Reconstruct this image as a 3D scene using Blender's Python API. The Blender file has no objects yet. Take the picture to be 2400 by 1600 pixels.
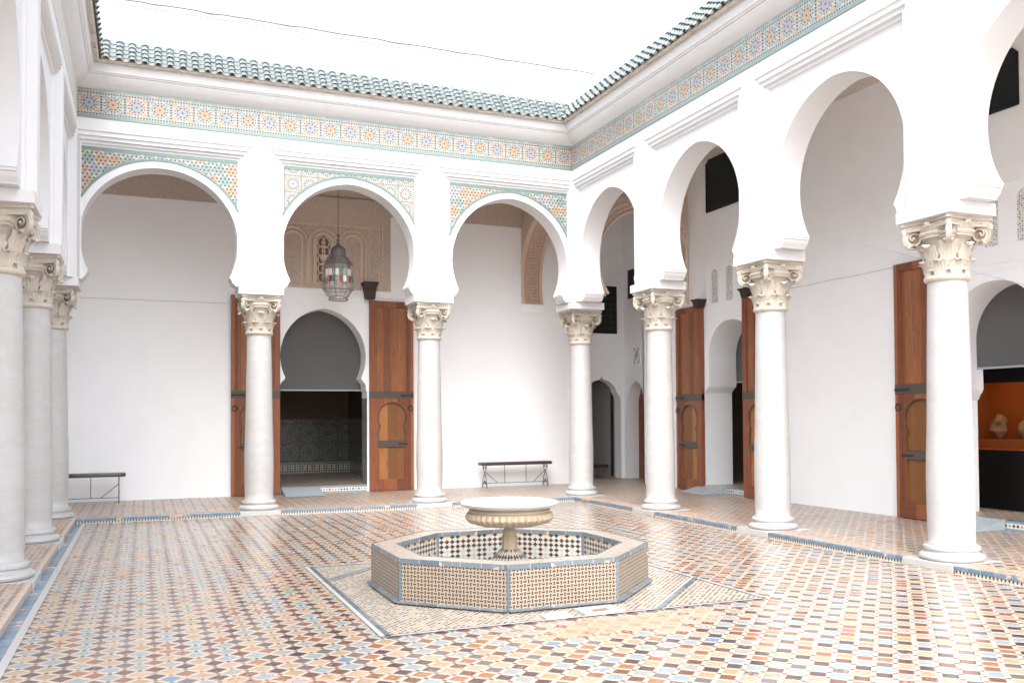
import bpy, math, random
from math import pi, sin, cos, atan2, sqrt, hypot, asin, acos
from mathutils import Matrix, Vector
from mathutils.geometry import tessellate_polygon
random.seed(7)
scene = bpy.context.scene
# ------------------------------------------------------------------ camera
yaw, pitch, roll = 0.39664, 0.02321, -0.00622
f = Vector((sin(yaw)*cos(pitch), cos(yaw)*cos(pitch), sin(pitch)))
r = Vector((cos(yaw), -sin(yaw), 0)); u = r.cross(f)
r2 = r*cos(roll)+u*sin(roll); u2 = -r*sin(roll)+u*cos(roll)
cd = bpy.data.cameras.new('camera'); cam = bpy.data.objects.new('camera', cd)
scene.collection.objects.link(cam)
M = Matrix(((r2.x, u2.x, -f.x, -7.76545), (r2.y, u2.y, -f.y, -15.89204), (r2.z, u2.z, -f.z, 1.65), (0, 0, 0, 1)))
cam.matrix_world = M
cd.sensor_width = 36; cd.lens = 2113.34/2400*36
cd.shift_x = -21.43/2400; cd.shift_y = 127.17/2400
cd.clip_start = 0.05; cd.clip_end = 500
scene.camera = cam
# ------------------------------------------------------------------ sky and sun (bright overcast)
w = bpy.data.worlds.new('World'); scene.world = w; w.use_nodes = True
nt = w.node_tree; bg = nt.nodes['Background']
sky = nt.nodes.new('ShaderNodeTexSky'); sky.sky_type = 'NISHITA'; sky.sun_disc = False
SUN_EL, SUN_AZ = math.radians(54), math.radians(204)
sky.sun_elevation = SUN_EL; sky.sun_rotation = SUN_AZ; sky.air_density = 1.0; sky.dust_density = 4.0
hs = nt.nodes.new('ShaderNodeHueSaturation'); hs.inputs['Saturation'].default_value = 0.42
nt.links.new(sky.outputs[0], hs.inputs['Color']); nt.links.new(hs.outputs[0], bg.inputs['Color'])
bg.inputs['Strength'].default_value = 0.15
ld = bpy.data.lights.new('sun', 'SUN'); ld.energy = 0.5; ld.angle = math.radians(85); ld.color = (1, 0.97, 0.93)
sun = bpy.data.objects.new('sun', ld); scene.collection.objects.link(sun)
sun.rotation_euler = Vector((sin(SUN_AZ)*cos(SUN_EL), cos(SUN_AZ)*cos(SUN_EL), sin(SUN_EL))).to_track_quat('Z', 'Y').to_euler()
scene.view_settings.view_transform = 'Standard'; scene.view_settings.look = 'None'
scene.view_settings.exposure = 1.98; scene.view_settings.gamma = 1
scene.cycles.max_bounces = 12; scene.cycles.diffuse_bounces = 10; scene.cycles.glossy_bounces = 3
scene.cycles.use_denoising = True

# ------------------------------------------------------------------ shader expression helper
class S:
    def __init__(s, t, k): s.t, s.k = t, k
    def _m(s, op, o=None, o2=None, clamp=False):
        n = s.t.nodes.new('ShaderNodeMath'); n.operation = op; n.use_clamp = clamp
        for i, v in enumerate((s, o, o2)):
            if v is None: continue
            if isinstance(v, S): s.t.links.new(v.k, n.inputs[i])
            else: n.inputs[i].default_value = v
        return S(s.t, n.outputs[0])
    def __add__(s, o): return s._m('ADD', o)
    __radd__ = __add__
    def __sub__(s, o): return s._m('SUBTRACT', o)
    def __rsub__(s, o): return (s*-1)+o
    def __mul__(s, o): return s._m('MULTIPLY', o)
    __rmul__ = __mul__
    def __truediv__(s, o): return s._m('DIVIDE', o)
    def __lt__(s, o): return s._m('LESS_THAN', o)
    def __gt__(s, o): return s._m('GREATER_THAN', o)
    def fl(s): return s._m('FLOOR')
    def fr(s): return s._m('FRACT')
    def ab(s): return s._m('ABSOLUTE')
    def sq(s): return s._m('SQRT')
    def mod(s, o): return s._m('FLOORED_MODULO', o)
    def mx(s, o): return s._m('MAXIMUM', o)
    def mn(s, o): return s._m('MINIMUM', o)
    def at2(s, o): return s._m('ARCTAN2', o)
    def clamp(s): return s._m('ADD', 0.0, clamp=True)

class MatB:
    def __init__(s, name, rough=0.6, spec=0.5):
        s.m = bpy.data.materials.new(name); s.m.use_nodes = True; s.t = s.m.node_tree
        s.b = s.t.nodes['Principled BSDF']; s.b.inputs['Roughness'].default_value = rough
        s.b.inputs['Specular IOR Level'].default_value = spec
    def pos(s):
        g = s.t.nodes.new('ShaderNodeNewGeometry'); return g.outputs['Position']
    def uv(s):
        g = s.t.nodes.new('ShaderNodeUVMap'); return g.outputs[0]
    def xyz(s, vec):
        n = s.t.nodes.new('ShaderNodeSeparateXYZ'); s.t.links.new(vec, n.inputs[0]); return [S(s.t, o) for o in n.outputs]
    def vec(s, *c):
        n = s.t.nodes.new('ShaderNodeCombineXYZ')
        for i, v in enumerate(c):
            if isinstance(v, S): s.t.links.new(v.k, n.inputs[i])
            else: n.inputs[i].default_value = v
        return n.outputs[0]
    def noise(s, vec, scale, detail=3, rough=.55, out=0):
        n = s.t.nodes.new('ShaderNodeTexNoise'); n.inputs['Scale'].default_value = scale
        n.inputs['Detail'].default_value = detail; n.inputs['Roughness'].default_value = rough
        s.t.links.new(vec, n.inputs['Vector']); return S(s.t, n.outputs[out])
    def white(s, vec):
        n = s.t.nodes.new('ShaderNodeTexWhiteNoise'); n.noise_dimensions = '3D'
        s.t.links.new(vec, n.inputs['Vector']); return S(s.t, n.outputs['Value'])
    def voro(s, vec, scale, feat='F1', rnd=1.0):
        n = s.t.nodes.new('ShaderNodeTexVoronoi'); n.feature = feat; n.inputs['Scale'].default_value = scale
        n.inputs['Randomness'].default_value = rnd
        s.t.links.new(vec, n.inputs['Vector']); return S(s.t, n.outputs['Distance'])
    def col(s, c):
        if isinstance(c, (tuple, list)):
            n = s.t.nodes.new('ShaderNodeRGB'); n.outputs[0].default_value = (*c, 1); return n.outputs[0]
        return c
    def mix(s, fac, a, b):
        n = s.t.nodes.new('ShaderNodeMix'); n.data_type = 'RGBA'
        if isinstance(fac, S): s.t.links.new(fac.k, n.inputs[0])
        else: n.inputs[0].default_value = fac
        s.t.links.new(s.col(a), n.inputs[6]); s.t.links.new(s.col(b), n.inputs[7]); return n.outputs[2]
    def ramp(s, fac, stops, const=True):
        n = s.t.nodes.new('ShaderNodeValToRGB'); cr = n.color_ramp; cr.interpolation = 'CONSTANT' if const else 'LINEAR'
        while len(cr.elements) < len(stops): cr.elements.new(0.5)
        for e, (p, c) in zip(cr.elements, stops): e.position = p; e.color = (*c, 1)
        s.t.links.new(fac.k, n.inputs[0]); return n.outputs[0]
    def base(s, c): s.t.links.new(s.col(c), s.b.inputs['Base Color']); return s
    def roughn(s, v): s.t.links.new(v.k, s.b.inputs['Roughness']); return s
    def bump(s, h, dist=.002, strength=1.0):
        n = s.t.nodes.new('ShaderNodeBump'); n.inputs['Distance'].default_value = dist; n.inputs['Strength'].default_value = strength
        s.t.links.new(h.k, n.inputs['Height']); s.t.links.new(n.outputs[0], s.b.inputs['Normal']); return s

CREAM = (.70, .62, .50); BLUE = (.16, .27, .38); TERRA = (.52, .26, .15); BLACK = (.035, .03, .035)
def mat_plaster(name, c=(.90, .90, .90), dirt=.0, lump=.004):
    B = MatB(name, .75, .25); p = B.pos(); n = B.noise(p, 2.2, 5); n2 = B.noise(p, 14, 4)
    cc = B.mix(((n-.45)*1.8).clamp()*.5, c, tuple(v*.91 for v in c))
    if dirt: cc = B.mix(((B.noise(p, 7, 6)-.56)*9).clamp()*dirt, cc, (.42, .38, .33))
    B.base(cc); B.bump(n*.7+n2*.3, lump, .6); return B.m
def mat_simple(name, c, rough=.5, spec=.5, var=.12, scale=20, bump=0, metal=0):
    B = MatB(name, rough, spec); p = B.pos(); n = B.noise(p, scale, 4)
    B.base(B.mix(n, tuple(v*(1-var) for v in c), tuple(min(1, v*(1+var)) for v in c)))
    if bump: B.bump(n, bump)
    B.b.inputs['Metallic'].default_value = metal; return B.m
def mat_marble():
    B = MatB('marble_shaft', .38, .5); p = B.pos(); x, y, z = B.xyz(p)
    pv = B.vec(x, y, z*2.2)
    n = B.noise(pv, 3.0, 8, .65); v = ((B.noise(pv, 1.6, 7, .7)-.5).ab()*14).clamp()
    c = B.mix(n, (.43, .432, .428), (.51, .515, .517)); c = B.mix((1-v)*.4, c, (.40, .395, .385))
    c = B.mix(((B.noise(p, 9, 5)-.6)*6).clamp()*.3, c, (.46, .41, .34))
    B.base(c); B.bump(n, .003, .5); return B.m
def mat_capital():
    B = MatB('carved_capital_marble', .55, .35); p = B.pos(); n = B.noise(p, 9, 6, .7)
    ao = B.t.nodes.new('ShaderNodeNewGeometry')
    c = B.mix(n, (.46, .405, .335), (.57, .535, .48)); B.base(c); B.bump(B.noise(p, 45, 4), .005); return B.m
def mat_floor(name, pitch, worn, tone=1.0, gap=.27, ang=45.0, rough=.13, ox=0.0, oy=0.0):
    B = MatB(name, rough, .85); p = B.pos(); X, Y, Z = B.xyz(p)
    wob = (B.noise(p, 1.7, 2)-.5)*.35; wob2 = (B.noise(B.vec(X+9, Y-4, 3.0), 1.7, 2)-.5)*.35
    ca, sa = cos(math.radians(ang)), sin(math.radians(ang))
    a = ((X+ox)*ca+(Y+oy)*sa)/pitch+wob; b = ((Y+oy)*ca-(X+ox)*sa)/pitch+wob2
    fa, fb, ia, ib = a.fr(), b.fr(), a.fl(), b.fl()
    jit = (B.noise(p, 30, 2)-.5)*.05
    sA, sB = (fa+jit) < gap, (fb+jit) < gap
    cell = B.vec(ia, ib, 0.0); r1 = B.white(cell); r3 = B.white(B.vec(ia, ib, 7.0)); par = (ia+ib).mod(2.0)
    k = tone
    dark = B.ramp(r1, [(0, (.075*k, .045*k, .045*k)), (.3, (.13*k, .06*k, .045*k)), (.55, (.12*k, .10*k, .105*k)), (.75, (.20*k, .09*k, .055*k)), (.9, (.05*k, .035*k, .04*k))])
    lite = B.ramp(r1, [(0, (.25, .33, .37)), (.26, (.40, .30, .19)), (.44, (.30, .32, .30)), (.6, (.48, .33, .22)), (.76, (.41, .27, .15)), (.88, (.33, .15, .075)), (.985, (.13, .24, .36))])
    sqc = B.mix(par > .5, lite, dark)
    cr = B.ramp(r1, [(0, (.14, .09, .08)), (.5, (.30, .20, .15)), (.75, (.55, .45, .36)), (.9, (.10, .08, .08))])
    st = B.mix(B.noise(p, 6, 4), (.44, .395, .32), (.55, .515, .445))
    strip = (sA+sB).mn(1.0); both = sA*sB
    c = B.mix(strip, sqc, st); c = B.mix(both, c, cr)
    # grout
    e = (fa-gap).ab().mn(fa).mn(1-fa).mn((fb-gap).ab().mn(fb).mn(1-fb))
    c = B.mix((e < .022)*.75, c, (.42, .30, .23))
    # glaze loss
    w1 = B.noise(p, 1.1, 3); w2 = B.noise(p, 26, 4)
    pa = lambda cx, cy, sx_, sy_: (1-(((X-cx)/sx_)*((X-cx)/sx_)+((Y-cy)/sy_)*((Y-cy)/sy_)).sq()).clamp()
    extra = pa(-4.2, -9.55, 1.5, .45)*.42+pa(-7.6, -10.2, 1.3, 1.2)*.16+pa(-5.6, -11.2, 1.4, .7)*.08 if name.startswith('court') else 0.0
    wear = (((w2*.6+w1*.4+r3*.16+extra)-worn)*14).clamp()
    c = B.mix(wear*.75, c, B.mix(w2, (.40, .20, .125), (.50, .31, .21)))
    B.base(c); B.roughn(wear*.5+rough+B.noise(p, 12, 3)*.14)
    tilt = B.white(B.vec(ia, ib, 3.0))
    B.bump((e*12).clamp()*.6+w2*.25+(fa*tilt+fb*(1-tilt))*.25, .0035, .6); return B.m
def polar(B, p, q): return (p*p+q*q).sq(), p.at2(q)/(2*pi)
def mat_frieze():
    B = MatB('zellige_frieze', .3, .5); U, V, _ = B.xyz(B.uv())
    P = .3504; cu = U/P; ci = cu.fl(); p = cu.fr()-.5; q = (V-.058)/P-.5; par = ci.mod(2.0)
    R, T = polar(B, p, q)
    orange, green, lav = (.40, .26, .15), (.17, .26, .235), (.25, .275, .325); W = (.40, .395, .365); K = (.06, .06, .08)
    bgc = B.mix(par > .5, B.mix(B.noise(B.uv(), 60, 2), orange, (.42, .31, .21)), B.mix(B.noise(B.uv(), 60, 2), green, (.27, .345, .32)))
    bgc = B.mix((((T*8).fr()-.5).ab() < .16)*(R > .36), bgc, W)
    c = B.mix((R < .405)*.62, bgc, W)
    d1 = (((T*16).fr()-.5).ab() < .2)*((R-.335).ab() < .035); c = B.mix(d1, c, K)
    flower = B.mix(par > .5, lav, orange)
    c = B.mix((R < .27)*(((T*8).fr()-.5).ab() > .1), c, flower)
    dx = ((T*8).fr()-.5)/8*2*pi*R
    c = B.mix((dx*dx+(R-.235)*(R-.235)) < .0016, c, K); c = B.mix(R < .045, c, K)
    edge = p.ab() > .44
    c = B.mix(edge, c, W); c = B.mix(edge*((q*8).fr()-.5).ab().__lt__(.34)*(p.ab() > .455), c, K)
    he = (q.ab() > .42)*(q.ab() < .53)
    c = B.mix(he, c, W); c = B.mix(he*(((p*8).fr()-.5).ab() < .33)*(q.ab() > .44)*(q.ab() < .51), c, K)
    strip = (V < .05)+(V > .425); gs = B.mix(B.noise(B.uv(), 9, 4), (.16, .235, .215), (.25, .315, .295))
    gs = B.mix(((B.noise(B.uv(), 5, 4)-.52)*8).clamp()*(V > .3), gs, (.36, .35, .31))
    c = B.mix(strip.mn(1.0), c, gs)
    B.base(c); return B.m
def mat_spandrel(name, rose):
    B = MatB(name, .3, .5); U, V, _ = B.xyz(B.uv())
    W = (.42, .41, .38); K = (.05, .05, .06)
    if rose:
        P = .29; a, b = U/P, (V+.20)/P; ci, cj = a.fl(), b.fl(); p, q = a.fr()-.5, b.fr()-.5; R, T = polar(B, p, q); par = (ci+cj).mod(2.0)
        c = B.mix(par > .5, (.25, .32, .30), (.38, .26, .16)); c = B.mix(R < .44, c, W)
        c = B.mix((((T*16).fr()-.5).ab() < .24)*((R-.31).ab() < .085), c, K)
        c = B.mix((((T*16).fr()-.5).ab() > .3)*((R-.2).ab() < .05), c, B.mix(par > .5, (.38, .26, .16), (.24, .29, .33)))
        c = B.mix(R < .09, c, B.mix(par > .5, (.38, .26, .16), (.24, .29, .33))); c = B.mix(R < .04, c, K)
        ed = p.ab().mx(q.ab()); c = B.mix(ed > .45, c, W)
        dots = (ed > .462)*((((p+q)*7).fr()-.5).ab() < .3); c = B.mix(dots, c, K)
    else:
        P = .066; a, b = U/P, V/(P*.88); row = b.fl(); a = a+row.mod(2.0)*.5
        p, q = a.fr()-.5, b.fr()-.5; R = (p*p+q*q).sq()
        BU, BV = (U/.20), (V/.175); off = BV.fl().mod(2.0)*.5; bi = (BU+off).fl(); bj = BV.fl()
        r1 = B.white(B.vec(bi, bj, 2.0)); bp, bq = (BU+off).fr()-.5, BV.fr()-.5; BR = (bp*bp+bq*bq).sq()
        fc = B.ramp(r1, [(0, (.38, .21, .10)), (.36, (.13, .235, .205)), (.72, (.25, .27, .325))])
        c = B.mix(BR < .5, W, fc); c = B.mix((R-.42).ab() < .045, c, W)
        c = B.mix(R < .25, c, K)
    B.base(c); return B.m
def mat_octside():
    B = MatB('zellige_basketweave', .35, .45); U, V, _ = B.xyz(B.uv()); P = .034
    a, b = U/P, V/P; par = (a.fl()+b.fl()).mod(2.0); p, q = (a.fr()-.5).ab(), (b.fr()-.5).ab()
    hor = (q < .2)*(p < .46); ver = (p < .2)*(q < .46); k = hor*(par > .5)+ver*(par < .5)
    st = ((B.noise(B.uv(), 2.6, 4)-.5)*5).clamp()
    tan = B.mix(st, (.34, .275, .21), (.25, .165, .105)); tan = B.mix(B.noise(B.uv(), 24, 2), tan, (.39, .335, .275))
    gr = ((p > .42)+(q > .42)).mn(1.0); c = B.mix(gr*.45, tan, (.40, .30, .22))
    c = B.mix(k, c, (.045, .035, .03)); B.base(c); B.bump(p+q, .002); return B.m
def mat_octinner():
    B = MatB('zellige_diamonds', .3, .5); U, V, _ = B.xyz(B.uv()); P = .062
    a, b = (U+V)/P, (U-V)/P; ia, ib = a.fl(), b.fl(); par = (ia+ib).mod(2.0)
    s_, d_ = (ia+ib), (ia-ib)
    cu, cv = (s_/10).fl(), (d_/8).fl(); r1 = B.white(B.vec(cu, cv, 1.0)); r2_ = B.white(B.vec(ia, ib, 5.0))
    acc = B.ramp(r1, [(0, (.66, .38, .20)), (.45, (.32, .42, .46))])
    ring = ((s_.mod(10.0)-5).ab().mx((d_.mod(8.0)-4).ab()) > 2.5)
    rg = ((s_.mod(10.0)-5).ab().mx((d_.mod(8.0)-4).ab())-2.0).ab() < .6
    colr = B.mix(rg, (.05, .042, .05), acc); colr = B.mix(((d_.mod(8.0)) < .5), colr, (.06, .05, .065))
    W = B.mix(B.noise(B.uv(), 30, 2), (.47, .44, .385), (.54, .52, .47)); c = B.mix(par > .5, W, colr)
    e = (a.fr()-.5).ab().mx((b.fr()-.5).ab()); c = B.mix((e > .44)*.5, c, (.5, .42, .34)); B.base(c); B.bump(e, .002); return B.m
def mat_octtop():
    B = MatB('zellige_rim_top', .3, .5); U, V, _ = B.xyz(B.uv())
    a, b = (U+V)/.055, (U-V)/.022; ia, ib = a.fl(), b.fl(); r1 = B.white(B.vec(ia, ib, 0.0)); par = ib.mod(2.0)
    c1 = B.ramp(r1, [(0, (.38, .33, .28)), (.45, (.34, .25, .18)), (.65, (.24, .27, .26)), (.82, (.12, .09, .07))])
    c = B.mix(par > .5, (.44, .39, .34), c1); e = (b.fr()-.5).ab(); c = B.mix((e > .4)*.5, c, (.5, .38, .3)); B.base(c); return B.m
def mat_star():
    B = MatB('zellige_small_mosaic', .25, .5); p = B.pos(); X, Y, _ = B.xyz(p)
    a, b = (X+Y)/.062, (Y-X)/.062; ia, ib = a.fl(), b.fl(); fa, fb = a.fr(), b.fr(); r1 = B.white(B.vec(ia, ib, 0.0))
    c1 = B.ramp(r1, [(0, (.06, .045, .045)), (.42, (.38, .25, .14)), (.62, (.27, .30, .30)), (.8, (.10, .085, .09))])
    st = (fa < .42).__add__(fb < .42).mn(1.0); c = B.mix(st, c1, (.42, .385, .325))
    wear = ((B.noise(p, 18, 4)+B.noise(p, 1.5, 2)*.5-.88)*10).clamp(); c = B.mix(wear*.7, c, (.38, .24, .165)); B.base(c); B.bump(fa+fb, .002); return B.m
def mat_glazed(name, c1, c2, chip, Lt=.16, use_uv=True):
    B = MatB(name, .22, .55); vec = B.uv(); U, V, _ = B.xyz(vec); i = (U/Lt).fl(); r1 = B.white(B.vec(i, 1.0, 4.0))
    c = B.mix(r1, c1, c2); n = B.noise(vec, 9, 4)
    c = B.mix((((n+r1*.35)-chip)*16).clamp(), c, B.mix(B.noise(vec, 30, 3), (.58, .36, .25), (.66, .48, .34)))
    c = B.mix((((U/Lt).fr()-.5).ab() > .48)*.6, c, (.5, .42, .36)); B.base(c); return B.m
def mat_kerbteeth():
    B = MatB('kerb_teeth_tiles', .35, .4); U, V, _ = B.xyz(B.uv()); n = B.white(B.vec((U/.044).fl(), 0.0, 0.0))
    c = B.mix(((U/.044).fr() < .48), (.58, .54, .47), B.mix(n, (.03, .03, .035), (.12, .08, .07))); c = B.mix(((V-.006) < 0)*.9, c, (.66, .60, .52)); B.base(c); return B.m
def mat_wood(name, c1, c2, red, plank=.21, s=1.0):
    B = MatB(name, .42, .4); U, V, W_ = B.xyz(B.uv()); i = (U/plank).fl(); r1 = B.white(B.vec(i, red*10, 2.0))
    g = B.noise(B.vec(U*14, V*.9, r1*5), 3.0, 6, .62); g2 = B.noise(B.vec(U*60, V*2.0, 0.0), 2.0, 3)
    c = B.mix(((g-.3)*2.0).clamp(), c1, c2); c = B.mix((r1*.8), c, tuple(v*.5 for v in c1))
    kn = (1-B.voro(B.vec(U*1.6, V*.62, r1), 3.2)*7).clamp(); c = B.mix(kn*.6, c, (.10, .035, .018))
    scr = ((B.noise(B.vec(U*8, V*1.2, 4.0), 5, 6, .75)-.60)*12).clamp(); c = B.mix(scr*.7, c, (.34, .25, .19))
    c = B.mix((((U/plank).fr()-.5).ab() > .485)*.7, c, (.07, .03, .02)); B.base(c); B.bump(g2*.5+g*.5, .0015); return B.m
def mat_stucco(name, c1=(.76, .66, .57), c2=(.46, .365, .30), sc=11, star=0.0):
    B = MatB(name, .85, .15); U, V, W_ = B.xyz(B.uv())
    P = .42; a, b = U/P, V/P; p, q = a.fr()-.5, b.fr()-.5; R, T = polar(B, p, q)
    n = B.noise(B.uv(), sc*4.5, 4, .7); v = B.voro(B.uv(), sc*3, 'DISTANCE_TO_EDGE')
    h = (v*6).clamp()
    if star:
        pet = (((T*12).fr()-.5).ab()*2.0-(R*10).fr()).ab()
        h = h*.5+(pet*1.6).clamp()*.5*(R < .48)+(R > .48)*.25
        h = h.mx((R < .05))
    h2 = (h*.8+n*.4).clamp(); B.base(B.mix(h2, c2, c1)); B.bump(h2, .015, .8); return B.m
def mat_script():
    B = MatB('carved_script_stucco', .85, .15); U, V, _ = B.xyz(B.uv())
    n = B.noise(B.vec(U*1.0, V*1.0, 2.0), 42, 3, .5); w = ((V/.075).fr()-.5).ab(); k = ((n-.5).ab() < .045)*(w < .4)*(((U-.26).ab() < .15))
    ed = ((U-.26).ab() > .19); ed2 = ((U-.26).ab()-.17).ab() < .012
    c = B.mix(k, (.66, .50, .40), (.36, .24, .18)); c = B.mix(ed2, c, (.42, .30, .23)); B.base(c); B.bump(1-k, .01, .6); return B.m
def mat_darkzellige():
    B = MatB('dark_zellige_dado', .3, .4); U, V, _ = B.xyz(B.uv()); P = .5
    a, b = U/P, V/P; p, q = a.fr()-.5, b.fr()-.5; R, T = polar(B, p, q)
    l1 = ((R-.22).ab() < .018)+((R-.4).ab() < .018); l2 = (((T*12).fr()-.5).ab() < .09)*(R > .22)*(R < .42); n = (B.voro(B.uv(), 16, 'DISTANCE_TO_EDGE') < .05)
    k = (l1+l2+n).mn(1.0); c = B.mix(B.noise(B.uv(), 18, 2), (.05, .055, .06), (.12, .13, .12)); c = B.mix(k, c, (.22, .23, .22)); B.base(c); return B.m
def mat_jambzellige():
    B = MatB('jamb_zellige', .3, .4); U, V, _ = B.xyz(B.uv()); a, b = U/.2, V/.42; p, q = a.fr()-.5, b.fr()-.5; R, T = polar(B, p, q)
    v = B.voro(B.uv(), 38, 'DISTANCE_TO_EDGE') < .12; c = B.mix(v, (.42, .43, .42), (.08, .08, .085)); c = B.mix(((T*10).fr() < .45)*(R < .4)*(R > .12), c, (.34, .36, .36)); B.base(c); return B.m
def mat_stoptiles():
    B = MatB('step_riser_tiles', .3, .5); U, V, _ = B.xyz(B.uv()); P = .062; a = U/P; q = (V-.065)/P-.0
    p = (a.fr()-.5).ab(); d = p+(q-.0).ab(); r1 = B.white(B.vec(a.fl(), 0.0, 0.0))
    k = B.ramp(r1, [(0, (.05, .05, .06)), (.5, (.28, .38, .44)), (.75, (.55, .30, .16))]); c = B.mix(d < .42, (.76, .72, .64), k)
    blue = ((V > .10)+(V < .03)).mn(1.0); c = B.mix(blue, c, B.mix(B.noise(B.uv(), 12, 3), BLUE, (.30, .40, .46))); B.base(c); return B.m
def mat_glaze_roof():
    B = MatB('green_glazed_roof_tile', .22, .55); p = B.pos(); n = B.noise(p, 6, 4); n2 = B.noise(p, 30, 4)
    c = B.mix(n, (.125, .158, .16), (.19, .22, .222)); c = B.mix(((n2-.60)*8).clamp()*.6, c, (.36, .36, .30)); B.base(c); B.bump(n2, .003); return B.m
def mat_lattice():
    B = MatB('pierced_plaster_lattice', .8, .2); U, V, _ = B.xyz(B.uv()); v = B.voro(B.uv(), 30, 'F1', .35)
    n = B.noise(B.uv(), 7, 1); k = (v < .30); B.base(B.mix(k, (.74, .73, .72), (.10, .09, .085))); B.bump(1-k, .01); return B.m

MT = {}
def mats():
    MT['gplaster'] = mat_plaster('gallery_limewash_lightened', (.905, .93, .955)); MT['plaster'] = mat_plaster('facade_limewash_darkened', (.665, .675, .685)); MT['plaster_dirty'] = mat_plaster('stained_limewash', (.66, .665, .67), .12)  # one limewash: gallery copy coloured lighter, facade copy darker, to even out the light
    MT['grey_plaster'] = mat_plaster('bare_grey_plaster', (.56, .54, .50), .4)
    MT['niche'] = mat_simple('dark_niche', (.035, .04, .045), .5, .3, .2, 6); MT['caprecess'] = mat_simple('dark_marble_recess', (.27, .215, .16), .7, .2, .25, 40); MT['marble'] = mat_marble(); MT['capital'] = mat_capital()
    MT['floor'] = mat_floor('court_zellige_floor', .131, .715, 1.3, gap=.24); MT['gfloor'] = mat_floor('gallery_zellige_floor', .118, .66, 1.5, .28, 45, .26)
    MT['border'] = mat_floor('gallery_edge_zellige', .085, .60, 2.2, .36, 45, .3)
    MT['frieze'] = mat_frieze(); MT['sp_rose'] = mat_spandrel('zellige_spandrel_rosettes', True); MT['sp_flower'] = mat_spandrel('zellige_spandrel_flowers', False)
    MT['octside'] = mat_octside(); MT['octinner'] = mat_octinner(); MT['octtop'] = mat_octtop(); MT['star'] = mat_star()
    MT['blue'] = mat_glazed('blue_glazed_kerb', (.10, .19, .28), (.16, .25, .32), .84); MT['bluefount'] = mat_glazed('blue_glazed_edging', (.10, .14, .18), (.16, .20, .225), .90, .2)
    MT['teeth'] = mat_kerbteeth(); MT['terra'] = mat_simple('worn_terracotta_kerb', (.55, .45, .38), .6, .3, .3, 25, .004)
    MT['green'] = mat_simple('green_glazed_border', (.15, .225, .205), .3, .5, .3, 18)
    MT['wood'] = mat_wood('red_stained_cedar', (.21, .068, .028), (.46, .19, .075), 1.0, .155); MT['wood_light'] = mat_wood('orange_cedar_panel', (.30, .115, .035), (.42, .19, .068), 2.0, .2)
    MT['wood_frame'] = mat_wood('red_cedar_frame', (.25, .075, .034), (.42, .155, .062), 3.0, .3)
    MT['wood_rail'] = mat_simple('dark_oiled_rail', (.085, .068, .055), .45, .4, .4, 30, .003)
    MT['iron'] = mat_simple('wrought_iron', (.03, .03, .033), .5, .5, .3, 40); MT['leather'] = mat_simple('dark_leather_cushion', (.045, .035, .036), .28, .6, .3, 8)
    MT['stucco'] = mat_stucco('carved_stucco'); MT['stucco_star'] = mat_stucco('carved_star_stucco', star=1.0); MT['stucco_plain'] = mat_simple('plain_tan_stucco', (.68, .57, .48), .85, .15, .12, 18, .003)
    MT['script'] = mat_script(); MT['darkz'] = mat_darkzellige(); MT['jambz'] = mat_jambzellige(); MT['riser'] = mat_stoptiles()
    MT['roof'] = mat_glaze_roof(); MT['lattice'] = mat_lattice(); MT['roofclay'] = mat_simple('weathered_clay', (.60, .56, .50), .8, .2, .25, 25, .004)
    MT['blind'] = mat_simple('grey_roller_fabric', (.125, .125, .127), .85, .15, .06, 90); MT['ramp'] = mat_simple('grey_painted_ramp', (.36, .42, .45), .45, .4, .05, 6)
    MT['bowl'] = mat_simple('honey_marble', (.42, .345, .25), .42, .4, .16, 7, .002); MT['bowlwhite'] = mat_simple('white_marble_rim', (.66, .65, .63), .35, .4, .04, 10)
    MT['shutter'] = mat_simple('near_black_screen', (.012, .016, .019), .5, .3, .25, 60); MT['pew'] = mat_simple('aged_pewter', (.12, .11, .105), .5, .4, .4, 30)
    MT['darkwood'] = mat_simple('dark_corbel_wood', (.055, .035, .032), .6, .3, .3, 30, .003); MT['void'] = mat_simple('black_cabinet', (.003, .003, .003), .5, .2, .2, 5)
    MT['orange'] = mat_simple('orange_case_lining', (.27, .08, .018), .7, .2, .08, 2); MT['stone'] = mat_simple('weathered_stone_relic', (.24, .16, .10), .8, .2, .3, 14, .01)
    MT['slab'] = mat_simple('white_marble_slab', (.47, .47, .465), .3, .4, .08, 8); MT['earth'] = mat_simple('drain_mud', (.22, .17, .12), .8, .2, .5, 30, .01)
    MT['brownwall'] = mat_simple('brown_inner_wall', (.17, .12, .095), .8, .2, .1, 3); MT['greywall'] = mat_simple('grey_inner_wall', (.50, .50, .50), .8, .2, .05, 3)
    MT['ceil'] = mat_simple('dark_beam_ceiling', (.58, .52, .48), .7, .2, .2, 10)
    MT['shade'] = MT['darkwood']
    def glass(n, c, a):
        m = bpy.data.materials.new(n); m.use_nodes = True; b = m.node_tree.nodes['Principled BSDF']; b.inputs['Base Color'].default_value = (*c, 1)
        b.inputs['Roughness'].default_value = .25; b.inputs['Alpha'].default_value = a; return m
    MT['glass'] = glass('dusty_clear_glass', (.42, .38, .36), .38); MT['ggreen'] = glass('green_glass', (.03, .20, .10), .9); MT['gred'] = glass('red_glass', (.20, .01, .02), .92); MT['gwhite'] = glass('milk_glass', (.62, .60, .58), .85)
    m = bpy.data.materials.new('display_strip_lamp'); m.use_nodes = True; b = m.node_tree.nodes['Principled BSDF']
    b.inputs['Emission Color'].default_value = (1, .55, .22, 1); b.inputs['Emission Strength'].default_value = 3; MT['lamp'] = m
mats()

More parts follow.
